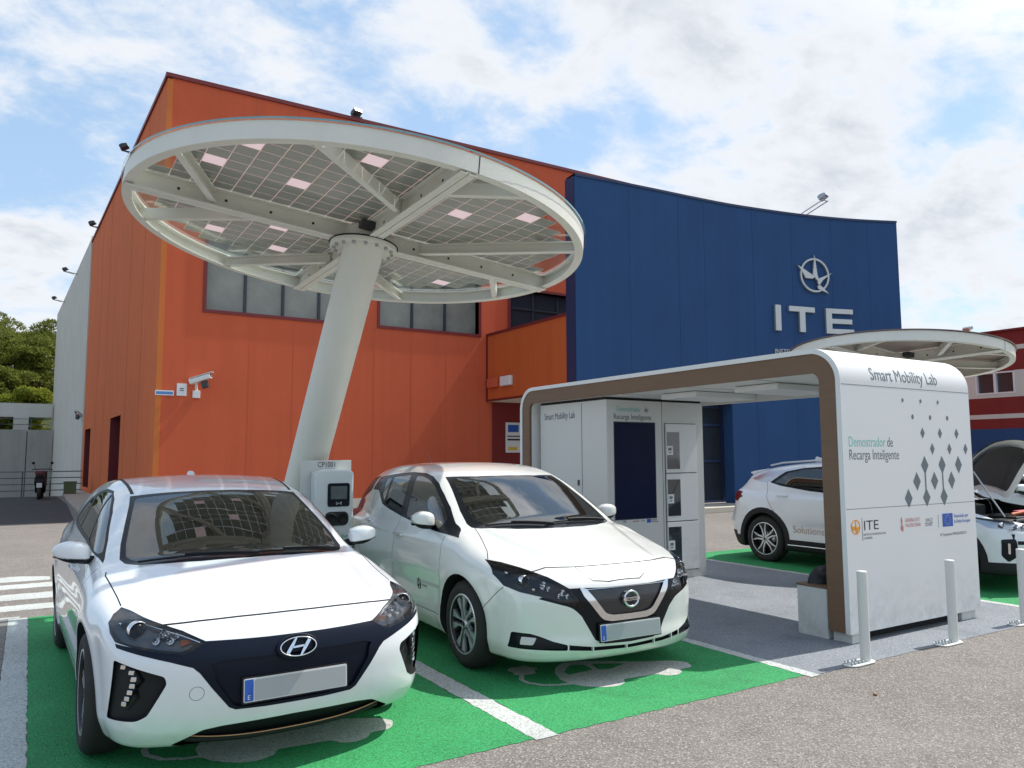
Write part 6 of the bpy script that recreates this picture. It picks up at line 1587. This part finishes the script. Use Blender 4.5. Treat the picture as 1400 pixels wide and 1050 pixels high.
    lg = c.emit('lower_grille', ['low'], M['dark'], e, push=(0, .03, 0), wallmat=M['black'])
    b = Bag()
    for x in (-.30, -.03, .22, .40): b.box(x-.004, x+.004, surf_y(fn, x, .25)-.001, surf_y(fn, x, .25)+.02, .222, .285)
    b.build('grille_post', M['pearl'], lg)
    c.emit('windscreen_border', ['frit'], M['gloss'], e, off=.0)
    c.emit('windscreen', ['ws'], M['carglass'], e, off=.001)
    c.emit('rear_window', ['rearglass', 'rg+L', 'rg+R'], M['gloss'], e, off=.001)
    for s_, q in ((-1, '+L'), (1, '+R')):
        c.emit('window_trim', ['dlo'+q], M['gloss'], e, off=.0015, depth=.004)
        c.emit('side_window', ['sg'+q], M['carglass'], e, off=0)
        lamp_set(c, e, 'headlight', 'hl'+q, s_, (0, .06, 0), M['lens'],
                 [('proj', .70, .70, .030), ('ref', .615, .675, .028), ('ref', .585, .650, .018), ('bar', .66, .65, .03), ('ref', .50, .625, .022), ('ref', .47, .60, .018), ('ref', .525, .605, .018), ('bar', .765, .745, .02)], 'gloss')
        d = c.emit('fog_light', ['fog'+q], M['gloss'], e, push=(0, .02, 0), wallmat=M['black'])
        X = on_front(fn, s_*.715, .312, -.012); b = Bag(); b.prism(rnd([(-.06, -.025), (.035, -.025), (.06, .025), (-.05, .028)] if s_ < 0 else [(-.035, -.025), (.06, -.025), (.05, .028), (-.06, .025)], .012), 2, -.02, .008, X); b.build('fog_lens', M['satin'], d, .004, 2)
        c.emit('tail_light', ['tail'+q], M['redlamp'], e, off=.002, depth=.004)
        ellipsoid_mirror(e, s_, (s_*.925, 1.56, 1.035), M['pearl'], (.098, .085, .072))
        for yy, zz in ((2.19, .865), (3.10, .925)):
            X = on_side(fn, yy, zz, s_, .024)
            b = Bag(); b.prism(rnd([(-.095, -.012), (.095, -.014), (.095, .014), (-.095, .012)], .01), 2, -.006, .006, X)
            b.prism([(-.09, -.01), (-.06, -.01), (-.06, .01), (-.09, .01)], 2, -.03, 0, X); b.prism([(.09, -.01), (.06, -.01), (.06, .01), (.09, .01)], 2, -.03, 0, X)
            b.build('door_handle', M['chrome'], e, .004, 2)
    plate(e, fn, .350, .038, R_(-4))
    X = on_front(fn, 0, .560, .012); b = Bag(); n = 40
    arc1 = [X @ Vector((.060*cos(a), .052*sin(a), .004)) for a in np.linspace(R_(14), R_(166), 16)]; arc2 = [X @ Vector((.060*cos(a), .052*sin(a), .004)) for a in np.linspace(R_(194), R_(346), 16)]
    b.tube(arc1, .0085, 8); b.tube(arc2, .0085, 8); b.prism(rnd([(-.070, -.011), (.070, -.011), (.070, .011), (-.070, .011)], .002), 2, .002, .010, X)
    em = b.build('emblem', M['chrome'], e)
    text('emblem_letters', 'NISSAN', .021, M['ink'], X @ Matrix.Translation((0, -.0075, .0108)), em, .001, 'CENTER', 1.25, .0005)
    # small decals low on the front door
    X = on_side(fn, 1.55, .50, -1, .003)
    b = Bag(); ring = [X @ Vector((-.19+.030*cos(a), .0+.042*sin(a), 0)) for a in np.linspace(0, 2*pi, 25)]; b.tube(ring, .003, 6, False)
    for a in (R_(95), R_(215), R_(330)): b.prism([(-.19, .0), (-.19+.045*cos(a-.1), .06*sin(a-.1)), (-.19+.02*cos(a+.5), .03*sin(a+.5))], 2, -.001, .001, X)
    dc = b.build('door_decal', M['ink'], e)
    bend_side(fn, text('decal_letters', 'instituto', .030, M['ink'], X @ Matrix.Translation((-.13, -.01, 0)), dc, .001), -1)
    wiper(e, fn, (-.06, .925), (-.58, 1.12)); wiper(e, fn, (.52, 1.05), (-.12, .965))
    interior(e, fn, 1.0, .99)
    b = Bag(); b.lathe([(.02, 0), (.018, .015), (.004, .03)], 12, Matrix.Translation((0, 3.45, 1.425))); b.tube([(0, 3.45, 1.44), (0, 3.62, 1.58)], .0028, 6); b.build('antenna', M['black'], e)
    return e
def build_kia(loc, rz, label):
    D = KIA; fn = CarFn(D); c = Cutter(fn, .034)
    e = thing('parked_car', label, 'car', loc, rz); arches(c, D)
    up = lambda x, y, z: z > .9
    for wy in ('wf', 'wr'):
        ra = D['ra']+.075
        c.both('clad', 's', [(D[wy]+ra*cos(a*pi/16), D['wz']+ra*sin(a*pi/16)) for a in range(-3, 20)])
    c.both('clad', 's', [(1.2, .36), (3.15, .36), (3.2, .12), (1.15, .12)]); c.both('clad', 's', [(3.9, .36), (4.45, .36), (4.45, .15), (3.9, .15)])
    c.cut('clad+B', 'r', [(-.85, .42), (.85, .42), (.85, .15), (-.85, .15)])
    c.both('hl', 'f', rnd([(-.86, .80), (-.60, .79), (-.42, .76), (-.42, .70), (-.62, .69), (-.84, .72)], .02)); c.both('hl', 's', rnd([(.05, .77), (.62, .84), (.50, .78), (.30, .725), (.05, .70)], .01))
    c.cut('grille', 'f', rnd([(-.40, .77), (.40, .77), (.32, .66), (-.32, .66)], .03), lambda x, y, z: y < .5)
    c.both('drlf', 'f', rnd([(-.80, .60), (-.70, .61), (-.685, .42), (-.76, .35), (-.80, .42)], .02)); c.cut('strip', 'f', [(-.69, .585), (.69, .585), (.69, .545), (-.69, .545)], lambda x, y, z: y < .5)
    c.cut('lowb', 'f', [(-.9, .34), (.9, .34), (.9, .15), (-.9, .15)], lambda x, y, z: y < .6)
    hood = [(-.78, .55), (-.70, .28), (-.35, .16), (0, .13), (.35, .16), (.70, .28), (.78, .55), (.74, 1.02), (.5, .95), (0, .88), (-.5, .95), (-.74, 1.02)]
    c.cut('hood', 't', rnd(hood, .06), lambda x, y, z: (z > .6) & (y < 1.15))
    ws = [(-.56, 1.93), (-.66, 1.44), (-.68, 1.26), (-.60, 1.12), (-.38, .98), (0, .92)]
    c.cut('ws', 't', ws+[(-x, y) for x, y in ws[:-1][::-1]]+[(.3, 1.84), (0, 1.81), (-.3, 1.84)], up)
    dlo = rnd([(3.50, 1.155), (3.25, 1.315), (2.95, 1.37), (2.6, 1.395), (2.18, 1.385), (1.86, 1.316), (1.50, 1.132), (1.15, .96), (1.30, .97), (2.0, 1.0), (2.8, 1.05), (3.3, 1.11)], .02)
    tri = rnd([(3.86, 1.215), (3.60, 1.30), (3.30, 1.345), (3.56, 1.17)], .02)
    c.both('sg', 's', rnd([(2.30, 1.36), (1.86, 1.288), (1.50, 1.104), (1.38, 1.02), (2.20, 1.04)], .02)); c.both('sg', 's', rnd([(2.40, 1.365), (2.95, 1.345), (3.20, 1.295), (3.42, 1.155), (2.8, 1.085), (2.34, 1.05)], .02))
    c.both('dlo', 's', dlo); c.both('chr', 's', rnd([(3.88, 1.20), (3.60, 1.315), (3.25, 1.345), (2.95, 1.40), (2.95, 1.375), (3.25, 1.325), (3.52, 1.16), (3.62, 1.15)], .008))
    c.both('tail', 's', rnd([(3.98, 1.00), (4.20, 1.02), (4.45, .97), (4.45, .86), (4.10, .90)], .02)); c.both('tail', 'r', rnd([(-.86, .99), (-.5, .96), (-.5, .90), (-.86, .86)], .02))
    c.cut('rearglass', 'r', rnd([(-.60, 1.30), (.60, 1.30), (.64, 1.07), (-.64, 1.07)], .05), lambda x, y, z: z > 1.02); c.both('rq', 's', [(4.02, 1.27), (3.93, 1.27), (4.15, 1.05), (4.30, 1.05)])
    ln = lambda pts: c.both('gap', 's', ribbon(pts, .006))
    ln([(3.55, 1.16), (3.50, .95), (3.40, .80), (3.15, .55), (3.10, .37)]); ln([(2.33, 1.03), (2.31, .8), (2.34, .57), (2.36, .37)]); ln([(1.25, .96), (1.24, .8), (1.25, .37)])
    body = finish(c, e, D, M['white'], 'kia', 0)
    c.emit('panel_gap', ['gap+L', 'gap+R'], M['black'], body, off=-.0025)
    c.emit('cladding', ['clad+L', 'clad+R', 'clad+B', 'lowb'], M['black'], e, off=.006, depth=.012)
    # raised bonnet: outer skin, white inner edge and dark insulation
    hd = c.emit('bonnet', ['hood'], M['white'], e, off=0)
    X = Matrix.Translation((0, 1.0, 1.01)) @ Matrix.Rotation(R_(-70), 4, 'X') @ Matrix.Translation((0, -1.0, -.99))
    hd.data.transform(X)
    me = hd.data; cs = sum((v.co for v in me.vertices), Vector())/len(me.vertices); n = X.to_3x3() @ Vector((0, 0, -1))
    for nm, mt, s_, d_ in (('bonnet_inner', M['whiteplastic'], 1.0, .022), ('insulation', M['cloth'], .76, .030)):
        m2 = me.copy(); m2.materials.clear(); m2.materials.append(mt)
        for v in m2.vertices: v.co = cs+(v.co-cs)*s_+n*d_
        o = bpy.data.objects.new(nm, m2); COL.objects.link(o); o.parent = hd
    b = Bag(); b.tube([(-.62, .35, .84), (-.60, .68, 1.35)], .010, 8); b.build('bonnet_strut', M['steel'], e)
    b = Bag(); b.box(-.72, .72, .22, 1.0, .45, .66); b.build('engine_tray', M['dark'], e)
    b = Bag(); b.box(-.66, -.30, .34, .60, .66, .80); b.box(-.22, .30, .40, .86, .66, .82); b.box(.36, .66, .30, .62, .66, .79); b.box(-.64, -.34, .66, .92, .66, .84); b.tube([(-.5, .3, .78), (0, .32, .80), (.5, .34, .78)], .03, 10); b.build('engine_cover', M['black'], e, .02)
    b = Bag(); b.tube([(-.15, .5, .84), (.1, .45, .87), (.35, .5, .85), (.5, .7, .84)], .018, 8); b.build('orange_cable', M['orange'], e)
    b = Bag(); b.box(.05, .38, .40, .58, .822, .875); b.build('pink_cover', flat('pink_plastic', (.65, .10, .16), .4), e, .01)
    for s_, q in ((-1, '+L'), (1, '+R')):
        c.emit('window_trim', ['dlo'+q], M['gloss'], e, off=.0015, depth=.004); c.emit('side_window', ['sg'+q], M['carglassdark'], e, off=0)
        c.emit('window_chrome', ['chr'+q], M['satin'], e, off=.002, depth=.004)
        lamp_set(c, e, 'headlight', 'hl'+q, s_, (0, .05, 0), M['lens'], [('proj', .72, .75, .026), ('ref', .60, .745, .024), ('bar', .66, .715, .10), ('ref', .52, .745, .02)], 'satin')
        d = c.emit('fog_recess', ['drlf'+q], M['gloss'], e, off=.002)
        X = on_front(fn, s_*.755, .50, .002); b = Bag(); b.prism(rnd([(-.012, -.06), (.012, -.06), (.012, .06), (-.012, .06)], .01), 2, -.01, .006, X); b.build('running_light', M['chrome'], d)
        c.emit('tail_light', ['tail'+q], M['redlamp'], e, off=.004, depth=.006)
        ellipsoid_mirror(e, s_, (s_*.95, 1.52, 1.04), M['white'], (.10, .085, .07))
        for yy, zz in ((2.12, .93), (3.22, .965)):
            X = on_side(fn, yy, zz, s_, .024); b = Bag(); b.prism(rnd([(-.10, -.013), (.10, -.013), (.10, .013), (-.10, .013)], .01), 2, -.006, .006, X); b.prism([(-.09, -.01), (-.06, -.01), (-.06, .01), (-.09, .01)], 2, -.03, 0, X); b.prism([(.09, -.01), (.06, -.01), (.06, .01), (.09, .01)], 2, -.03, 0, X); b.build('door_handle', M['white'], e, .004, 2)
        b = Bag(); b.box(1.25, 3.1, 0, .01, 0, .018, Matrix.Translation((s_*(surf_x(fn, 2.2, .27, 1)+.004), 0, .262)) @ Matrix.Rotation(pi/2, 4, 'Z') @ Matrix.Rotation(0, 4, 'X')) if False else b.tube([(surf_x(fn, y, .285, s_)+s_*.008, y, .285) for y in np.linspace(1.3, 3.12, 7)], .009, 8); b.build('sill_chrome', M['chrome'], e)
    c.emit('windscreen', ['ws'], M['carglass'], e, off=0); c.emit('rear_window', ['rearglass', 'rq+L', 'rq+R'], M['gloss'], e, off=.002)
    c.emit('grille', ['grille', 'strip'], M['gloss'], e, off=.001)
    b = Bag(); b.prism(rnd([(3.70, 1.352), (3.98, 1.312), (4.06, 1.290), (4.03, 1.272), (3.90, 1.20), (3.70, 1.25)], .01), 0, -.55, .55); b.build('spoiler', M['white'], e, .01)
    b = Bag(); b.prism([(3.05, 1.475), (3.30, 1.455), (3.26, 1.53)], 0, -.02, .02); b.build('antenna', M['white'], e, .006)
    b = Bag()
    for s_ in (-1, 1): b.tube([(s_*.60, y, z) for y, z in ((2.0, 1.415), (2.2, 1.46), (2.8, 1.478), (3.4, 1.44), (3.62, 1.40))], .014, 8)
    b.build('roof_rail', M['satin'], e)
    X = on_side(fn, 3.04, .46, -1, .016); bend_side(fn, text('decal_letters', 'Solutions for e', .145, M['decal'], X, e, .001, 'LEFT', .95, 0), -1)
    plate(e, fn, .46, .045); interior(e, fn, 1.0, 1.0)
    return e
M['decal'] = flat('pale_orange_decal', (.62, .42, .30), .5)
def build_ev(loc, rz, label):
    D = EVX; fn = CarFn(D); c = Cutter(fn, .04)
    e = thing('parked_car', label, 'car', loc, rz); arches(c, D)
    up = lambda x, y, z: z > .9
    ws = [(-.58, 1.95), (-.68, 1.46), (-.70, 1.28), (-.60, 1.12), (-.38, .98), (0, .92)]
    c.cut('ws', 't', ws+[(-x, y) for x, y in ws[:-1][::-1]]+[(.3, 1.84), (0, 1.81), (-.3, 1.84)], up)
    c.both('dlo', 's', rnd([(4.05, 1.28), (3.5, 1.42), (2.9, 1.46), (2.18, 1.43), (1.86, 1.35), (1.50, 1.16), (1.15, .97), (1.30, .98), (2.0, 1.01), (3.6, 1.10), (4.1, 1.16)], .02))
    c.both('hl', 'f', rnd([(-.88, .80), (-.50, .78), (-.45, .70), (-.85, .70)], .03)); c.cut('grille', 'f', rnd([(-.42, .74), (.42, .74), (.36, .60), (-.36, .60)], .03), lambda x, y, z: y < .5)
    c.cut('lowb', 'f', [(-.7, .36), (.7, .36), (.75, .2), (-.75, .2)], lambda x, y, z: y < .6)
    c.both('gap', 't', ribbon([(-.82, .5), (-.80, .8), (-.78, 1.1)], .007), lambda x, y, z: z > .8); c.both('gap', 's', ribbon([(1.25, .98), (1.24, .8), (1.25, .37)], .007)); c.both('gap', 's', ribbon([(2.4, 1.0), (2.4, .8), (2.45, .37)], .007))
    body = finish(c, e, D, M['white'], 'leaf', 0)
    c.emit('panel_gap', ['gap+L', 'gap+R'], M['black'], body, off=-.0025)
    for s_, q in ((-1, '+L'), (1, '+R')):
        c.emit('side_window', ['dlo'+q], M['carglassdark'], e, off=.001); lamp_set(c, e, 'headlight', 'hl'+q, s_, (0, .05, 0), M['lens'], [('proj', .72, .75, .026), ('ref', .60, .745, .024)], 'satin')
        ellipsoid_mirror(e, s_, (s_*.97, 1.56, 1.06), M['white'], (.105, .085, .072))
    c.emit('windscreen', ['ws'], M['carglass'], e, off=0); c.emit('grille', ['grille', 'lowb'], M['gloss'], e, off=.001)
    plate(e, fn, .45, .05); interior(e, fn, 1.0, 1.0)
    return e
build_ioniq((1.19, 3.91, 0), R_(.9), 'white hatchback with an oval emblem on its black front panel, nearest the camera')
build_leaf((3.60, 4.17, 0), R_(-2.5), 'cream white hatchback with a chrome V grille, parked beside the charging shelter')
build_kia((10.10, 4.20, 0), 0, 'white crossover with raised bonnet, parked beyond the charging shelter')
build_ev((12.95, 3.95, 0), 0, 'white car at the right edge, behind the crossover with the raised bonnet')
